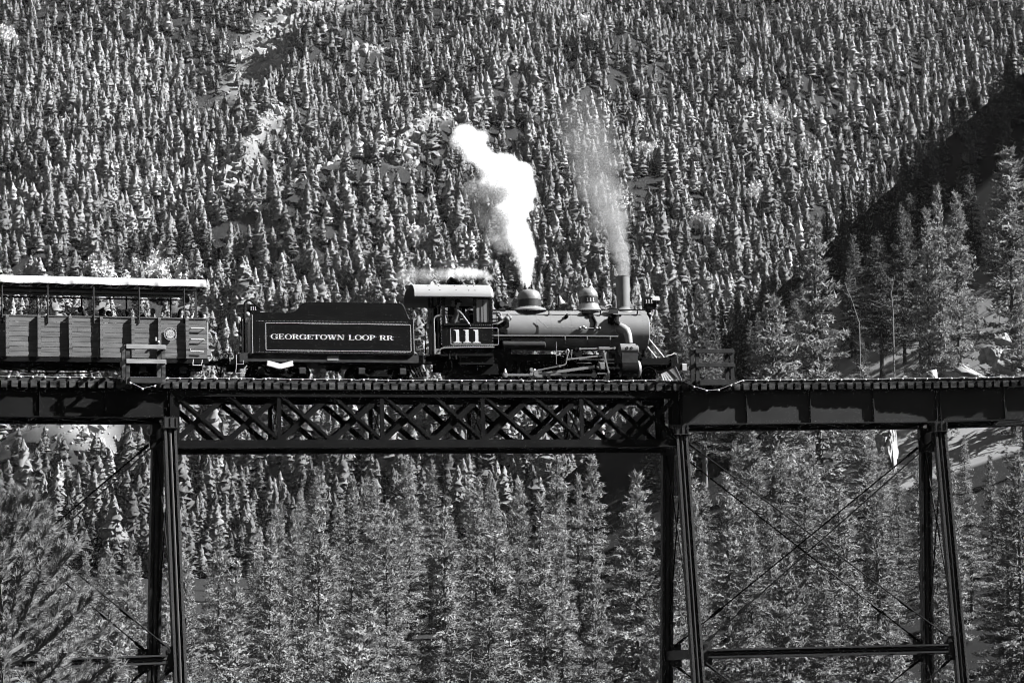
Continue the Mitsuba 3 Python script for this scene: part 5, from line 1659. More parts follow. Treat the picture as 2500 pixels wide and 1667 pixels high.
def _hand(wrist, d, side, palm_n):
    """A palm with four unequal bent fingers and a thumb from its side."""
    d, side, n = unit(d), unit(side), unit(palm_n)
    out = [m3.Manifold.batch_hull([_ball(wrist, 0.026), _ball(wrist + d * 0.09 + side * 0.032, 0.017), _ball(wrist + d * 0.09 - side * 0.032, 0.017)])]
    for k, (o, L) in enumerate(((-0.033, 0.070), (-0.011, 0.085), (0.011, 0.080), (0.033, 0.062))):
        a = wrist + d * 0.088 + side * o
        b = a + (d + n * 0.25) * L * 0.5
        c = b + (d * 0.75 + n * 0.75) * L * 0.45
        out += _limb([(a, 0.011), (b, 0.0095), (c, 0.008)])
    t0 = wrist + d * 0.03 - side * 0.030
    t1 = t0 + d * 0.035 - side * 0.035 + n * 0.01
    out += _limb([(t0, 0.014), (t1, 0.011), (t1 + d * 0.03 - side * 0.008 + n * 0.015, 0.009)])
    return out


def person(label, head, face, place, shirt='dark_cloth', hair='short', hair_mat='hair', lean=0.0, reach=None, sit=True, trousers='dark_cloth', hat=None):
    """A seated (or standing) adult built down from the head's centre; face = direction looked at, in the vehicle's local axes."""
    key = name_thing('person', label, 'person')
    h = np.asarray(head, float)
    f = unit(np.array([face[0], face[1], 0.0]))
    s = np.array([-f[1], f[0], 0])                              # the person's left
    u = np.array([0, 0, 1.0])
    fl = unit(np.array(face, float))
    neck = h - u * 0.17 - f * 0.03
    base = neck - u * 0.06
    hips = base - u * 0.50 - f * lean
    head_parts = [m3.Manifold.batch_hull([_ball(h + u * 0.035 - fl * 0.01, 0.088), _ball(h - u * 0.055 + fl * 0.035, 0.055), _ball(h + u * 0.0 + fl * 0.03, 0.07)]),
                  m3.Manifold.batch_hull([_ball(h + fl * 0.098 + u * 0.0, 0.008), _ball(h + fl * 0.108 - u * 0.03, 0.013), _ball(h + fl * 0.08 - u * 0.03, 0.016)]),
                  m3.Manifold.batch_hull([_ball(h + fl * 0.088 - u * 0.062 + s * 0.018, 0.009), _ball(h + fl * 0.088 - u * 0.062 - s * 0.018, 0.009)]),
                  _ball(h + s * 0.082 - u * 0.01, 0.022), _ball(h - s * 0.082 - u * 0.01, 0.022)]
    body = head_parts + _limb([(h - u * 0.07, 0.056), (base, 0.062)])
    sh = [base - u * 0.03 + s * k * 0.17 for k in (-1, 1)]
    torso = [m3.Manifold.batch_hull([_ball(sh[0], 0.062), _ball(sh[1], 0.062), _ball(base - u * 0.22 + s * 0.10 + f * 0.03, 0.10), _ball(base - u * 0.22 - s * 0.10 + f * 0.03, 0.10)]),
             m3.Manifold.batch_hull([_ball(base - u * 0.22 + s * 0.10 + f * 0.03, 0.10), _ball(base - u * 0.22 - s * 0.10 + f * 0.03, 0.10), _ball(hips + s * 0.09, 0.11), _ball(hips - s * 0.09, 0.11)])]
    arms, sleeves = [], []
    for k, p in zip((-1, 1), sh):
        if reach is not None and k == reach[0]:
            el, ha = np.asarray(reach[1], float), np.asarray(reach[2], float)
        else:
            el = p - u * 0.26 + s * k * 0.05 - f * 0.02
            ha = el + f * 0.22 - u * 0.06 - s * k * 0.08
        arms += _limb([(p, 0.055), (el, 0.042), (ha, 0.028)])
        side_ = np.cross(u, unit(ha - el))
        arms += _hand(ha, ha - el + f * 0.05, side_ if np.linalg.norm(side_) > 0.1 else s, -u)
        sleeves += _limb([(p, 0.068), (p + (el - p) * 0.97, 0.055)])
        if reach is not None and k == reach[0]:
            sleeves += _limb([(p + (el - p) * 0.9, 0.056), (el + (ha - el) * 0.12, 0.050)])
    legs, trs = [], []
    for k in (-1, 1):
        a = hips + s * k * 0.10
        kn = a + f * 0.42 + u * 0.02 if sit else a - u * 0.42 + f * 0.03
        an = kn - u * 0.40 + f * 0.02 if sit else kn - u * 0.40
        legs += _limb([(a, 0.085), (kn, 0.06), (an, 0.042), (an + f * 0.15 - u * 0.03, 0.04)])
        trs += _limb([(a, 0.105), (kn, 0.076), (an, 0.06)])
    put(f'{key}__body', _melt(body + torso + arms + legs, 0.035, 4), 'skin', smooth=True, place=place)
    put(f'{key}__shirt', _melt(torso + [m3.Manifold.batch_hull([_ball(sh[0], 0.075), _ball(sh[1], 0.075), _ball(base - u * 0.2 + f * 0.03 + s * 0.1, 0.118), _ball(base - u * 0.2 + f * 0.03 - s * 0.1, 0.118)]),
        m3.Manifold.batch_hull([_ball(base - u * 0.2 + f * 0.03 + s * 0.1, 0.118), _ball(base - u * 0.2 + f * 0.03 - s * 0.1, 0.118), _ball(hips + s * 0.09, 0.125), _ball(hips - s * 0.09, 0.125)])] + sleeves, 0.04, 3), shirt, smooth=True, place=place)
    put(f'{key}__trousers', _melt(trs, 0.06, 2), trousers, smooth=True, place=place)
    hp = [m3.Manifold.batch_hull([_ball(h + u * 0.05 - fl * 0.022, 0.093), _ball(h + u * 0.0 - fl * 0.045, 0.080), _ball(h + u * 0.07 + fl * 0.03, 0.070)])]
    if hair == 'long':
        hp.append(m3.Manifold.batch_hull([_ball(h - fl * 0.04, 0.085), _ball(h - u * 0.20 - fl * 0.07, 0.07), _ball(h - u * 0.27 - fl * 0.07, 0.04)]))
    if hat:
        hp.append(m3.Manifold.batch_hull([_ball(h + u * 0.06, 0.098), _ball(h + u * 0.085, 0.09)]))
        hp.append(m3.Manifold.batch_hull([_ball(h + u * 0.055 + fl * 0.09 + s * 0.05, 0.010), _ball(h + u * 0.055 + fl * 0.09 - s * 0.05, 0.010), _ball(h + u * 0.045 + fl * 0.16, 0.010)]))
    put(f'{key}__{"cap" if hat else "hair"}', _melt(hp, 0.03, 3), hat or hair_mat, smooth=True, place=place)
    eyes = MB()
    for k in (-1, 1):
        eyes.ball(h + fl * 0.088 + s * k * 0.032 + u * 0.008, 0.011, 1)
    put(f'{key}__eyes', eyes, 'hair', smooth=True, place=place)
    return key


A = LO.at
elb, hnd = A(1129, 769.5, -1.05), A(1142, 786.0, -1.14)
person('engineer in short sleeved shirt leaning on the cab window sill', A(1117.5, 740.5, -0.86), (0.95, -0.25, -0.12), LO.place, 'mid_cloth', lean=0.10, reach=(-1, elb, hnd), hat='hair')
person('second crew member standing behind the engineer inside the cab', A(1107, 736, 0.35), (0.6, -0.8, 0.0), LO.place, 'dark_cloth', sit=False, hat='mid_cloth')
A = CO.at
person('passenger in white shirt at the left edge of the coach', A(10, 762, -0.55), (1, 0.1, 0), CO.place, 'pale_cloth')
person('dark haired passenger in grey shirt between the second and third canopy posts', A(197, 758, -0.45), (0.8, 0.6, 0), CO.place, 'mid_cloth')
person('small dark haired child beside the passenger in grey shirt', A(206, 768, -0.75), (0.4, 0.9, 0), CO.place, 'dark_cloth')
person('passenger with thick dark hair in white shirt right of the third canopy post', A(250, 762.5, -0.5), (0.9, 0.4, 0), CO.place, 'pale_cloth', hair='long')
person('passenger in black bending forward beside the thick haired one', A(266, 768, 0.1), (1, 0.2, -0.4), CO.place, 'dark_cloth')
person('passenger wearing grey cap and light shirt in the middle of the coach', A(373, 764, -0.2), (0.3, 0.95, 0), CO.place, 'mid_cloth', hat='mid_cloth')
person('passenger low in the seat left of the grey cap', A(348, 777, -0.4), (1, 0.2, 0), CO.place, 'dark_cloth')
person('long haired passenger leaning on the side beside the last canopy post', A(443, 763, -0.75), (0.9, -0.2, 0), CO.place, 'dark_cloth', hair='long')
person('passenger in white top just right of the last canopy post', A(456, 768, -0.45), (-0.9, 0.2, 0), CO.place, 'pale_cloth', hair_mat='mid_cloth')
person('passenger in white far side of the front platform', A(467.5, 767, 0.6), (0.8, 0.5, 0), CO.place, 'pale_cloth')
p_ = A(496, 771, -0.85)
person('dark haired passenger resting an arm on the front corner of the coach', p_, (1, 0.1, 0.05), CO.place, 'pale_cloth', hair='short', reach=(-1, p_ + [-0.04, -0.30, -0.16], p_ + [0.14, -0.33, -0.10]), sit=False)
# ---------------------------------------------------------------- near trees: every one a thing with trunk and crown
H0, W0 = 15.0, 3.0


def conifer(seed, shape=1.0, gap=0.15, density=1.0, droop=0.15, tip=0.30, first=0.06):
    """A conifer 15 m tall, 3 m in crown radius: whorls of limbs with sprays of needles along them."""
    rng = np.random.default_rng(seed)
    wood = MB()
    bend = rng.normal(0, 0.10, 2)
    zs_ = np.linspace(0, H0 * 0.985, 9)
    axis = np.stack([bend[0] * np.sin(zs_ / H0 * 3), bend[1] * np.sin(zs_ / H0 * 2.4), zs_ - 0.4], 1)
    wood.path(axis, np.interp(zs_, [0, H0], [0.24, 0.02]), 7, caps=False)
    at_ = lambda z: np.array([np.interp(z, zs_, axis[:, 0]), np.interp(z, zs_, axis[:, 1]), z])
    P0, D0, S0_ = [], [], []
    z = H0 * first
    while z < H0 * 0.985:
        t = z / H0
        reach = W0 * ((1 - t) ** (0.62 + 0.25 * shape) * 0.96 + 0.04) * rng.uniform(0.75, 1.15)
        k = max(3, int(round(rng.uniform(4, 6.4))))
        a0 = rng.uniform(0, 6.3)
        for i in range(k):
            if rng.random() < gap:
                continue
            a = a0 + 2 * np.pi * i / k + rng.normal(0, 0.3)
            L = reach * rng.uniform(0.55, 1.2)
            el = np.interp(t, [0, 0.4, 0.8, 1], [-0.30, -0.05, 0.35, 0.9]) + rng.normal(0, 0.13) - droop * 0.5
            d = np.array([np.cos(a) * np.cos(el), np.sin(a) * np.cos(el), np.sin(el)])
            o = at_(z)
            u = np.linspace(0, 1, 4)
            line = o + d * (u * L)[:, None] + np.array([0, 0, 1.0]) * ((u ** 2) * L * 0.10)[:, None]
            if L > 0.7:
                wood.path(line, np.interp(u, [0, 1], [0.035 + 0.012 * L, 0.008]), 3, caps=False)
            m = max(3, int(L / 0.048 * density * (1.0 if t > 0.25 else 0.75)))
            uu = rng.uniform(0.16, 1.03, m) ** 0.85
            side = np.array([-np.sin(a), np.cos(a), 0])
            sp = rng.normal(0, 1, m) * (0.10 + 0.22 * L * uu * (1.15 - uu))
            pt = o + d * (uu * L)[:, None] + np.array([0, 0, 1.0]) * (uu ** 2 * L * 0.10)[:, None] + side * sp[:, None] + rng.normal(0, 0.07, (m, 3))
            dr_ = d + side * (np.sign(sp) * rng.uniform(0.2, 0.9, m))[:, None] + np.array([0, 0, 0.25]) + rng.normal(0, 0.35, (m, 3))
            P0.append(pt)
            D0.append(dr_)
            S0_.append(np.full(m, tip * 0.68 * rng.uniform(0.8, 1.2)))
        z += rng.uniform(0.26, 0.46) * (1.2 - 0.45 * t)
    P0, D0, S0_ = np.vstack(P0), np.vstack(D0), np.concatenate(S0_)
    D0 /= np.linalg.norm(D0, axis=1, keepdims=True)
    n = len(P0)
    tris = []
    for q in range(2):
        dd = D0 + rng.normal(0, 0.45, (n, 3))
        dd /= np.linalg.norm(dd, axis=1, keepdims=True)
        rad_ = P0 - [0, 0, 0]
        rad_ = rad_ * [1, 1, 0]
        rad_ /= np.linalg.norm(rad_, axis=1, keepdims=True) + 0.15
        w = np.cross(dd, rad_ * 0.8 + [0, 0, 0.45] + rng.normal(0, 0.45, (n, 3)))
        w /= np.linalg.norm(w, axis=1, keepdims=True)
        ln = (S0_ * rng.uniform(0.7, 1.35, n))[:, None]
        b = P0 - dd * ln * 0.3
        tris.append(np.stack([b + w * ln * 0.21, b - w * ln * 0.21, P0 + dd * ln * 0.9], 1))
    v = np.concatenate(tris).reshape(-1, 3)
    return (v, np.arange(len(v)).reshape(-1, 3)), wood.arrays()


VARIANTS = [  # (seed, shape, gap, density, droop, tip, first limb, needles)
    (1, 0.90, 0.12, 1.00, 0.15, 0.34, 0.05, 'needles'), (2, 0.75, 0.20, 0.90, 0.10, 0.38, 0.08, 'needles_light'), (3, 1.00, 0.10, 1.05, 0.25, 0.32, 0.04, 'needles'),
    (4, 0.70, 0.26, 0.85, 0.05, 0.40, 0.14, 'needles_light'), (5, 0.85, 0.16, 1.00, 0.20, 0.35, 0.06, 'needles_light'), (6, 1.05, 0.14, 0.95, 0.30, 0.33, 0.05, 'needles'),
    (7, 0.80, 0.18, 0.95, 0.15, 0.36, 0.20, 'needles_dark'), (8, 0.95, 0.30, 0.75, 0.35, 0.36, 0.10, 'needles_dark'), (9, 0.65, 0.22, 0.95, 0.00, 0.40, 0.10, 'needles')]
for sd_, shp, gp, den, drp, tp, fst, mat in VARIANTS:
    (cv, cf), (wv, wf) = conifer(sd_, shp, gp, den, drp, tp, fst)
    scene[f'conifer_kind_{sd_}'] = {'type': 'shapegroup', 'crown': mikit.ply((cv, cf), mat), 'trunk': mikit.ply((wv, wf), 'bark')}

_used = 0


def plant(kind, x, y, H, rad, label, group=None, rot=None, rng=None, key='conifer_tree'):
    global _used
    _used += 1
    z = float(ground(np.array([x]), np.array([y]))[0]) - 0.2
    k = name_thing(key, label, 'tree', group)
    scene[k] = {'type': 'instance', 'group': {'type': 'ref', 'id': f'conifer_kind_{kind}'},
                'to_world': T().translate([float(x), float(y), z]).rotate([0, 0, 1], float(rng.uniform(0, 360))).scale([rad / W0, rad / W0, H / H0])}
    return k


def plant_top(kind, px, py, d, ratio, label, group=None, rng=None, hmax=30.0):
    """A tree whose tip stands where the photograph shows it, at d metres."""
    r = ray(px, py)
    p = r * (d / r[1])
    g = float(ground(p[:1], np.array([d]))[0])
    H = min(max(p[2] - g + 0.2, 3.0), hmax)
    return plant(kind, p[0], d, H, H * ratio, label, group, rng=rng), (p[0], d, H)


_r = np.random.default_rng(23)
PROMINENT = [  # (kind, tip px, tip py, metres, crown radius / height, label)
    (5, 1992, 492, 232, 0.20, 'tallest sunlit conifer above the right girder, right of the refuge platform'),
    (2, 1888, 712, 215, 0.24, 'shorter sunlit conifer left of the tallest one above the right girder'),
    (7, 1716, 706, 262, 0.20, 'dark conifer standing alone just right of the headlight'),
    (7, 1664, 800, 268, 0.22, 'small dark conifer between the headlight and the lone dark conifer'),
    (8, 1606, 770, 285, 0.20, 'thin dark conifer half hidden by the smokebox front'),
    (5, 2110, 892, 225, 0.30, 'small bushy sunlit conifer right of the tallest one, at deck level'),
    (2, 2455, 238, 240, 0.22, 'big sunlit conifer high at the right edge of the picture'),
    (5, 2284, 448, 246, 0.13, 'narrow conifer with sunlit tip on the dark hillside'),
    (5, 2264, 504, 243, 0.14, 'sunlit tip just left of the narrow conifer on the dark hillside'),
    (2, 2332, 462, 250, 0.16, 'sunlit tip right of the narrow conifer on the dark hillside'),
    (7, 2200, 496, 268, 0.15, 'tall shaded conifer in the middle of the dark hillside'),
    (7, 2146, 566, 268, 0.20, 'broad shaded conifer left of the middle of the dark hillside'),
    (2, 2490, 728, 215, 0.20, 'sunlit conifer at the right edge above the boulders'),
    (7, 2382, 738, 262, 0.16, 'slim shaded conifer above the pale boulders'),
    (9, 1832, 1036, 182, 0.22, 'tall sunlit conifer left of centre between the two right towers'),
    (5, 1973, 1062, 172, 0.20, 'pointed sunlit conifer in the middle between the two right towers'),
    (4, 2108, 1034, 180, 0.24, 'bushy sunlit conifer right of centre between the two right towers'),
    (3, 1912, 1080, 178, 0.19, 'slim sunlit conifer between the tall and the pointed one'),
    (5, 2152, 1152, 150, 0.20, 'sunlit conifer left of the rock slab behind the right tower'),
    (2, 1776, 1148, 165, 0.22, 'sunlit conifer right of the middle tower with a thin rod across it'),
    (2, 1684, 1106, 172, 0.15, 'narrow sunlit conifer tight against the middle tower'),
    (5, 1558, 1146, 165, 0.24, 'ragged sunlit conifer just left of the middle tower'),
    (3, 775, 1134, 205, 0.20, 'tallest conifer at the left of the gorge wood under the lattice span'),
    (1, 860, 1164, 200, 0.17, 'slim conifer right of the tallest one in the gorge wood'),
    (3, 914, 1140, 215, 0.18, 'dark sided conifer right of the slim one in the gorge wood'),
    (2, 992, 1108, 222, 0.20, 'broad topped conifer touching the underside of the lattice span'),
    (1, 1092, 1208, 188, 0.18, 'smooth cone shaped conifer in the middle of the gorge wood'),
    (5, 1162, 1160, 196, 0.20, 'bright conifer right of the smooth cone shaped one'),
    (6, 1207, 1188, 190, 0.14, 'narrow conifer beside the bright one in the gorge wood'),
    (1, 1268, 1180, 186, 0.17, 'pointed conifer left of the dark gap in the gorge wood'),
    (4, 1360, 1106, 222, 0.24, 'spreading conifer above the dark gap in the gorge wood'),
    (2, 1446, 1106, 214, 0.20, 'light conifer above and right of the dark gap'),
    (3, 1378, 1300, 158, 0.17, 'sharp tipped conifer at the left edge of the dark gap'),
    (4, 1210, 1290, 148, 0.26, 'large open conifer with a bare dark trunk below the lattice span'),
    (3, 910, 1338, 146, 0.26, 'large dark trunked conifer in the lower middle of the gorge wood'),
    (5, 1452, 1444, 140, 0.15, 'small bright conifer inside the dark gap'),
    (1, 966, 1240, 176, 0.18, 'medium conifer behind the large dark trunked one'),
    (2, 936, 1268, 172, 0.18, 'lighter conifer just left of the medium one behind the dark trunk'),
    (1, 716, 1250, 170, 0.16, 'small pointed conifer below the left end of the lattice span'),
    (3, 684, 1218, 182, 0.15, 'thin conifer behind the small pointed one at the left end of the span'),
    (5, 688, 1456, 132, 0.20, 'conifer near the bottom edge left of the middle'),
    (2, 752, 1468, 134, 0.19, 'conifer near the bottom edge right beside its twin'),
    (5, 796, 1518, 128, 0.24, 'lowest bushy conifer at the bottom edge left of the middle'),
    (3, 318, 1310, 172, 0.20, 'conifer seen between the two legs of the left tower'),
    (1, 268, 1340, 168, 0.18, 'conifer right of the foreground pine under the tie rods'),
    (2, 440, 1296, 176, 0.20, 'bright conifer just right of the left tower'),
    (4, 538, 1280, 178, 0.18, 'conifer between the left tower and the gorge wood')]
spots = []
for kind, px, py, d, ra, lab in PROMINENT:
    k, s_ = plant_top(kind, px, py, d, ra, lab, rng=_r)
    spots.append(s_[:2])
# the rest of the gorge wood and of the shaded hillside
TOPLINE = np.array([(-100, 1330), (230, 1330), (420, 1310), (560, 1285), (640, 1235), (760, 1160), (900, 1145), (1000, 1120), (1440, 1118), (1500, 1140), (1580, 1150), (1690, 1120), (1800, 1060), (2300, 1040), (2600, 1030)], float)


def far_enough(x, y, d):
    return all((x - a) ** 2 + (y - b) ** 2 > d * d for a, b in spots)


def gorge_label(px, py, d):
    row = 'front' if d < 150 else 'second' if d < 185 else 'back'
    if px < 420:
        w = 'under the left girder'
    elif px < 800:
        w = 'under the lattice span at left'
    elif px < 1200:
        w = 'under the middle of the lattice span'
    elif px < 1650:
        w = 'under the lattice span at right'
    elif px < 1960:
        w = 'in the left half between the right towers'
    elif px < 2300:
        w = 'in the right half between the right towers'
    else:
        w = 'right of the last tower'
    return f'conifer of the {row} row {w}', f'{row} row conifers {w}'


tries = 0
n_gorge = 0
while tries < 6000 and n_gorge < 135:
    tries += 1
    y = 108 + (250 - 108) * _r.random() ** 0.85
    x = _r.uniform(-0.235, 0.235) * y
    if not far_enough(x, y, 2.5 + 0.008 * y):
        continue
    g = float(ground(np.array([x]), np.array([y]))[0])
    H = _r.uniform(9.5, 17.0)
    pt = project(np.array([x, y, g + H]))
    lim = np.interp(pt[0], TOPLINE[:, 0], TOPLINE[:, 1]) + _r.uniform(0, 150)
    if pt[1] < lim:
        r = ray(pt[0], lim)
        H = r[2] / r[1] * y - g
        if H < 6.0:
            continue
        pt = project(np.array([x, y, g + H]))
    if pt[1] > 1690 or (1392 < pt[0] < 1500 and 1150 < pt[1] < 1480 and y > 135):
        continue
    lab, grp = gorge_label(pt[0], pt[1], y)
    plant(int(_r.choice([1, 2, 3, 4, 5, 6, 9])), x, y, H, H * _r.uniform(0.15, 0.24), lab, grp, rng=_r)
    spots.append((x, y))
    n_gorge += 1
n_hill, tries = 0, 0
while tries < 8000 and n_hill < 105:
    tries += 1
    y = _r.uniform(262, 334)
    x = _r.uniform(12, 0.222 * y)
    if not far_enough(x, y, 3.3):
        continue
    g = float(ground(np.array([x]), np.array([y]))[0])
    H = _r.uniform(7.0, 12.5) * (0.8 if y > 310 else 1.0)
    pt = project(np.array([x, y, g + H]))
    edge = np.interp(pt[0], [1560, 1640, 1720, 1920, 2060, 2130, 2240, 2330, 2420, 2500], [900, 800, 745, 600, 440, 405, 300, 215, 140, 45])
    if pt[1] < edge or pt[0] < 1600:
        continue
    where = 'along the skyline' if pt[1] < edge + 75 else 'on the lower part' if pt[1] > 620 else 'on the middle part'
    part_ = 'left' if pt[0] < 2000 else 'right'
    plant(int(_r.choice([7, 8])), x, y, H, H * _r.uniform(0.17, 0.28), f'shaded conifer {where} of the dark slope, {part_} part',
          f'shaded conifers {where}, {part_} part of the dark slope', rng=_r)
    spots.append((x, y))
    n_hill += 1
print('near trees', _used, n_gorge, n_hill)

# ---------------------------------------------------------------- the foreground pine with long needles
rng = np.random.default_rng(41)
PX, PY = (14 - 1250) / F * 45.0, 45.0
pz = float(ground(np.array([PX]), np.array([PY]))[0])
ptop = 3.75
PN = name_thing('pine_tree', 'long needled pine in the foreground at the lower left corner', 'tree')
wood, shoots = MB(), []
HH = ptop - pz
axis = np.array([[PX + 0.05 * math.sin(z), PY + 0.05 * math.cos(1.3 * z), pz - 0.3 + z] for z in np.linspace(0, HH, 16)])
wood.path(axis, np.interp(np.linspace(0, 1, 16), [0, 1], [0.16, 0.025]), 9, caps=False)
z = 1.5
while z < HH - 0.05:
    t = z / HH
    reach = np.interp(HH - z, [0, 0.4, 1.2, 3.2, 5.5, 9], [0.25, 0.65, 1.15, 1.95, 2.3, 2.4])
    k = int(rng.integers(4, 7))
    a0 = rng.uniform(0, 6.3)
    for i in range(k):
        a = a0 + 2 * np.pi * i / k + rng.normal(0, 0.3)
        L = reach * rng.uniform(0.65, 1.12)
        el = np.interp(t, [0.2, 0.7, 1], [-0.05, 0.25, 0.95]) + rng.normal(0, 0.12)
        o = np.array([PX, PY, pz - 0.3 + z])
        u = np.linspace(0, 1, 6)
        d = np.array([np.cos(a), np.sin(a), 0])
        line = o + d * (u * L * np.cos(el))[:, None] + np.array([0, 0, 1.0]) * (u * L * np.sin(el) + u ** 2.2 * L * 0.28)[:, None]
        wood.path(line, np.interp(u, [0, 1], [0.022 + 0.012 * L, 0.010]), 5, caps=False)
        m = max(2, int(L / 0.115))
        for q in range(m):
            uq = 0.30 + 0.70 * (q + rng.random()) / m
            c = np.array([np.interp(uq, u, line[:, w]) for w in range(3)])
            tdir = unit(line[min(5, int(uq * 5) + 1)] - line[int(min(uq, 0.99) * 5)])
            sdv = np.cross(tdir, [0, 0, 1.0])
            dr_ = unit(tdir + sdv * rng.normal(0, 0.9) + np.array([0, 0, 0.55]) + rng.normal(0, 0.25, 3))
            ln = rng.uniform(0.10, 0.30)
            e = c + dr_ * ln
            wood.path([c, e], [0.009, 0.006], 3, caps=False)
            shoots.append((e, dr_))
        shoots.append((line[-1], unit(line[-1] - line[-2])))
    z += rng.uniform(0.16, 0.30)
shoots.append((axis[-1], np.array([0, 0, 1.0])))
c = np.array([s[0] for s in shoots])
d = np.array([s[1] for s in shoots])
NN = 60
n = len(c)
dd = np.repeat(d, NN, 0)
rnd = rng.normal(size=(n * NN, 3))
rnd -= dd * (rnd * dd).sum(1, keepdims=True)
rnd /= np.linalg.norm(rnd, axis=1, keepdims=True)
ang = rng.uniform(0.15, 1.15, (n * NN, 1))
nd = dd * np.cos(ang) + rnd * np.sin(ang)
b = np.repeat(c, NN, 0) + dd * rng.uniform(-0.16, 0.02, (n * NN, 1))
w = np.cross(nd, np.repeat((c - [PX, PY, 0]) * [1, 1, 0], NN, 0) * 0.5 + [0, 0, 0.5] + rng.normal(0, 0.4, (n * NN, 3)))
w /= np.linalg.norm(w, axis=1, keepdims=True)
ln = rng.uniform(0.13, 0.20, (n * NN, 1))
v = np.stack([b + w * 0.009, b - w * 0.009, b + nd * ln], 1).reshape(-1, 3)
put(f'{PN}__crown', (v, np.arange(len(v)).reshape(-1, 3)), 'pine_needles')
scene[f'{PN}__trunk'] = mikit.ply(wood.arrays(), 'pine_bark')
print('pine shoots', n, 'triangles', n * NN)

# ---------------------------------------------------------------- bare dead wood, boulders
def snag(pts, d, r, label, twigs=0, seed=0):
    rg = np.random.default_rng(seed)
    k = name_thing('dead_tree', label, 'dead tree')
    q = np.array([ray(px, py) * (d / ray(px, py)[1]) for px, py in pts])
    g = q[0].copy()
    g[2] = min(g[2], float(ground(g[:1], g[1:2])[0]) - 0.2)
    q = np.vstack([g, q])
    put(f'{k}__trunk', MB().path(q, np.linspace(r, r * 0.35, len(q)), 6), 'dead_wood', smooth=40)
    for _ in range(twigs):
        i_ = rg.integers(1, len(q) - 1)
        o = q[i_] + (q[i_ + 1] - q[i_]) * rg.random()
        e = o + np.array([rg.normal(0, 1), rg.normal(0, 0.6), rg.uniform(0.0, 1.0)]) * rg.uniform(0.5, 1.3) * r * 14
        m_ = (o + e) / 2 + rg.normal(0, 0.1, 3)
        put(f'{k}__branch', MB().path([o, m_, e], [r * 0.4, r * 0.3, r * 0.1], 5), 'dead_wood', smooth=40)


snag([(1146, 1660), (1149, 1625), (1152, 1590)], 112, 0.05, 'bare white dead treetop at the bottom edge below the lattice span', 7, 1)
snag([(2308, 868), (2302, 760), (2297, 650)], 258, 0.16, 'pale bare trunk in the dark hillside above the right girder', 3, 2)
snag([(2180, 760), (2176, 715), (2184, 672)], 262, 0.10, 'leafless pale snag with side branches in the dark hillside', 10, 3)
snag([(2098, 790), (2080, 735), (2062, 690)], 256, 0.09, 'leaning bare trunk right of the tallest sunlit conifer', 5, 4)
snag([(2440, 800), (2441, 740), (2436, 700)], 258, 0.09, 'thin bare trunk above the pale boulders at right', 4, 5)


def boulder(px, py, d, size, label, seed, squash=(1, 1, 0.8)):
    """A weathered block: a hull cut by a few planes, its faces roughened."""
    rg = np.random.default_rng(seed)
    p = rg.normal(size=(13, 3))
    p /= np.linalg.norm(p, axis=1, keepdims=True)
    m = trimesh.convex.convex_hull(p * rg.uniform(0.75, 1.0, (13, 1)))
    for _ in range(4):
        m = m.subdivide()
    v = np.array(m.vertices)
    nz = meshkit.fbm(v * 1.5 + seed, 3, seed) - 0.5
    crack = np.abs(meshkit.fbm(v * [2.2, 2.2, 1.0] + 3 * seed, 3, seed + 5) - 0.5)
    v = v * (1 + 0.30 * nz - 0.16 * np.clip(1 - crack / 0.05, 0, 1) + 0.10 * (meshkit.fbm(v * 6.0, 2, seed) - 0.5))[:, None] * size * np.array(squash)
    r = ray(px, py)
    c = r * (d / r[1])
    k = name_thing('boulder', label, 'rock')
    put(k, (v + c, m.faces), 'rock', smooth=32)


boulder(2448, 832, 236, 1.15, 'pale round boulder at the top of the rock pile near the right edge', 1, (0.8, 1, 1.1))
boulder(2428, 868, 236, 1.6, 'large block below the pale round boulder', 2, (1.2, 1, 0.9))
boulder(2470, 890, 234, 2.0, 'biggest boulder of the pile at the right edge', 3, (1.2, 1, 0.9))
boulder(2400, 872, 236, 0.9, 'small square boulder left of the rock pile', 4, (0.8, 0.8, 0.9))
boulder(2372, 908, 232, 1.6, 'low boulder in front of the rock pile just above the girder', 5, (1.6, 1, 0.7))
boulder(2278, 922, 230, 1.35, 'rounded boulder top showing above the girder', 6, (1.0, 1, 0.75))
boulder(2222, 926, 229, 1.1, 'pointed pale boulder left of the rounded one above the girder', 7, (0.7, 0.8, 1.05))
boulder(2164, 1100, 205, 2.3, 'tall smooth rock slab behind the tie rods left of the right tower', 8, (0.62, 1.0, 1.3))
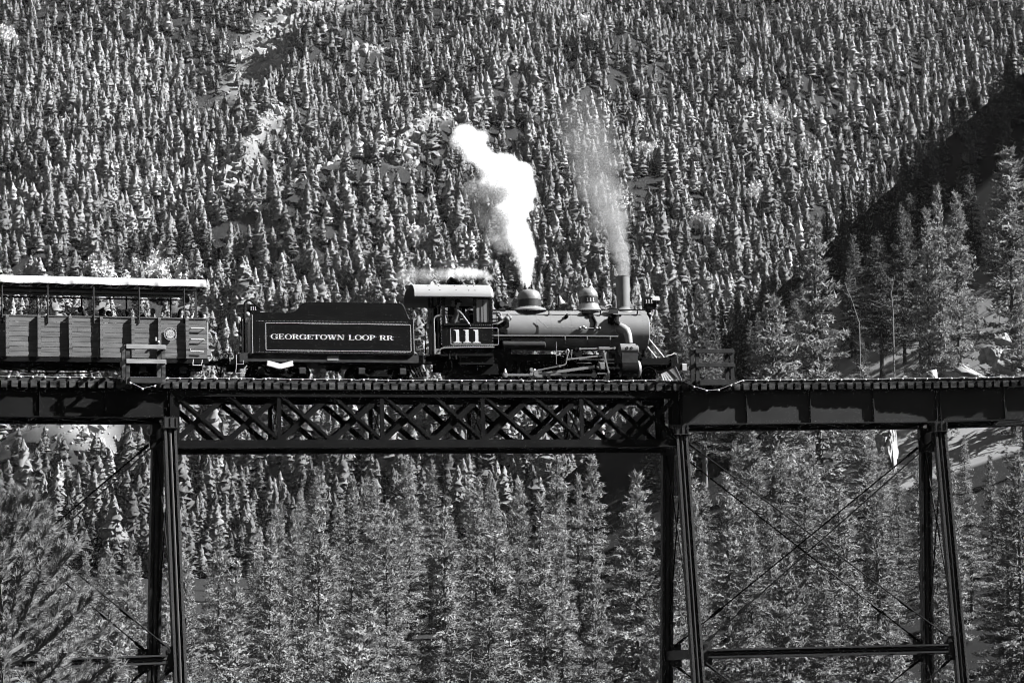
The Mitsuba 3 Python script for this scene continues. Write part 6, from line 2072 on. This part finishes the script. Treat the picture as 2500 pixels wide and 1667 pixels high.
# ---------------------------------------------------------------- steam and smoke
def puff(key, blobs, d, box, albedo, sigma, label, res, seed, cut=None, rough=0.55, drift=0.0, wisp=1.0):
    """A cloud of overlapping balls (photo px, py, radius in px, strength) round the distance d, torn by noise, in a box (px0, px1, py0, py1)."""
    b = []
    for px, py, r, w in blobs:
        q = ray(px, py)
        b.append((*(q * (d / q[1])), r / (F / d), w))
    b = np.array(b)
    c0 = ray(box[0], box[3]); c1 = ray(box[1], box[2])
    lo = c0 * (d / c0[1]); hi = c1 * (d / c1[1])
    half = max(r for *_, r, _ in b) * 1.25
    lo[1], hi[1] = d - half, d + half
    nx, ny, nz = [max(8, int((hi[i] - lo[i]) / res)) for i in range(3)]
    gx, gy, gz = [lo[i] + (np.arange(n) + 0.5) / n * (hi[i] - lo[i]) for i, n in ((0, nx), (1, ny), (2, nz))]
    Z, Y, X = np.meshgrid(gz, gy, gx, indexing='ij')
    p = np.stack([X, Y, Z], -1)
    n1 = meshkit.fbm(p * 1.9, 4, seed) - 0.5
    n2 = meshkit.fbm(p * 5.5 + 3, 3, seed + 3) - 0.5
    dens = np.zeros(X.shape)
    for x, y, z, r, w in b:
        k = 1 - np.sqrt((X - x) ** 2 + (Y - y) ** 2 + (Z - z) ** 2) / r
        k = k + rough * (n1 + 0.45 * n2) * 2 * np.clip(r / 0.5, 0.3, 1.0)
        dens = np.maximum(dens, w * np.clip(k * 2.6, 0, 1) ** wisp)
    e = np.minimum.reduce([np.minimum((X - lo[0]), (hi[0] - X)), np.minimum(Y - lo[1], hi[1] - Y)]) / 0.12
    dens = dens * np.clip(e, 0, 1)
    size = hi - lo
    scene[f'{key}_air'] = {
        'type': 'heterogeneous', 'albedo': {'type': 'constvolume', 'value': {'type': 'rgb', 'value': [albedo] * 3}}, 'scale': float(sigma),
        'sigma_t': {'type': 'gridvolume', 'grid': mi.VolumeGrid(dens.astype(np.float32)[..., None]), 'filter_type': 'trilinear',
                    'to_world': T().translate(lo.tolist()).scale(size.tolist())}}
    if cut:                                                      # leave out the corner where the other cloud begins
        q = ray(*cut)
        q = q * (d / q[1])
        outline = Polygon([(lo[0], q[2]), (q[0], q[2]), (q[0], lo[2]), (hi[0], lo[2]), (hi[0], hi[2]), (lo[0], hi[2])])
    else:
        outline = sbox(lo[0], lo[2], hi[0], hi[2])
    shell = MB().prism(outline, [0, hi[1], 0], SIDE[0], SIDE[1], size[1])
    scene[key] = mikit.ply(shell.arrays(), 'clear', interior={'type': 'ref', 'id': f'{key}_air'}, exterior={'type': 'ref', 'id': 'haze_air'})
    if True:
        thing(key, label, 'steam' if 'steam' in key else 'smoke', kind='stuff')


dome_at = LO.o + LO.m @ np.array([xd, 0, zd])
stack_at = R(R.s_of(1521, 0.0))
STEAM = [(1283, 702, 9, .5), (1284, 692, 13, .8), (1283, 678, 17, 1), (1282, 660, 21, 1), (1280, 640, 26, 1), (1277, 618, 31, 1), (1270, 598, 35, 1), (1262, 575, 38, 1), (1255, 550, 40, 1), (1250, 525, 45, 1),
         (1246, 500, 54, 1), (1240, 470, 60, 1), (1258, 445, 50, 1), (1235, 430, 52, 1), (1212, 440, 46, .9), (1195, 465, 40, .5), (1200, 415, 38, .8), (1277, 422, 28, 1), (1288, 468, 24, 1), (1182, 398, 30, .7),
         (1165, 375, 34, .6), (1150, 348, 38, .55), (1130, 328, 30, .4), (1120, 345, 28, .3), (1175, 335, 24, .2), (1205, 575, 34, .22), (1190, 540, 30, .16), (1160, 470, 36, .14), (1225, 600, 26, .3), (1168, 512, 26, .12)]
puff('steam_plume', STEAM, dome_at[1], (1060, 1345, 268, 712), 0.995, 5.5, 'bright white plume of steam rising from the valves on the steam dome', 0.07, 1, cut=(1222, 634), rough=0.46)
SMOKE = [(1521, 672, 19, 1), (1520, 655, 22, .9), (1517, 632, 25, .8), (1512, 605, 28, .7), (1506, 575, 32, .55), (1497, 540, 40, .40), (1482, 500, 56, .22), (1466, 455, 68, .13), (1455, 405, 80, .085), (1440, 355, 84, .06), (1425, 305, 80, .035), (1470, 545, 44, .16)]
puff('stack_smoke', SMOKE, stack_at[1], (1352, 1560, 225, 676), 0.36, 3.2, 'thin grey smoke drifting up from the tall stack', 0.075, 5, rough=0.55)
WISP = [(1203, 682, 5, 1), (1196, 677, 8, 1), (1186, 673, 11, 1), (1174, 670, 13, .9), (1160, 669, 15, .8), (1142, 668, 17, .7), (1122, 667, 19, .6), (1100, 670, 20, .5), (1078, 670, 19, .42), (1058, 668, 18, .3), (1035, 671, 23, .22), (1010, 671, 25, .18), (988, 676, 26, .12)]
puff('pipe_steam', WISP, R(R.s_of(1140, 0.3), 0.3)[1], (955, 1214, 642, 697), 0.99, 6.0, 'low wisps of steam trailing back over the cab roof', 0.05, 9, rough=0.5)
# ---------------------------------------------------------------- haze: one closed box of air round the camera and the scene
scene['haze'] = {'type': 'cube', 'to_world': T().translate([0, 1050, 330]).scale([1000, 1400, 372]), 'bsdf': {'type': 'ref', 'id': 'clear'},
                 'interior': {'type': 'ref', 'id': 'haze_air'}}
thing('haze', 'thin haze filling the valley', 'haze', kind='stuff')
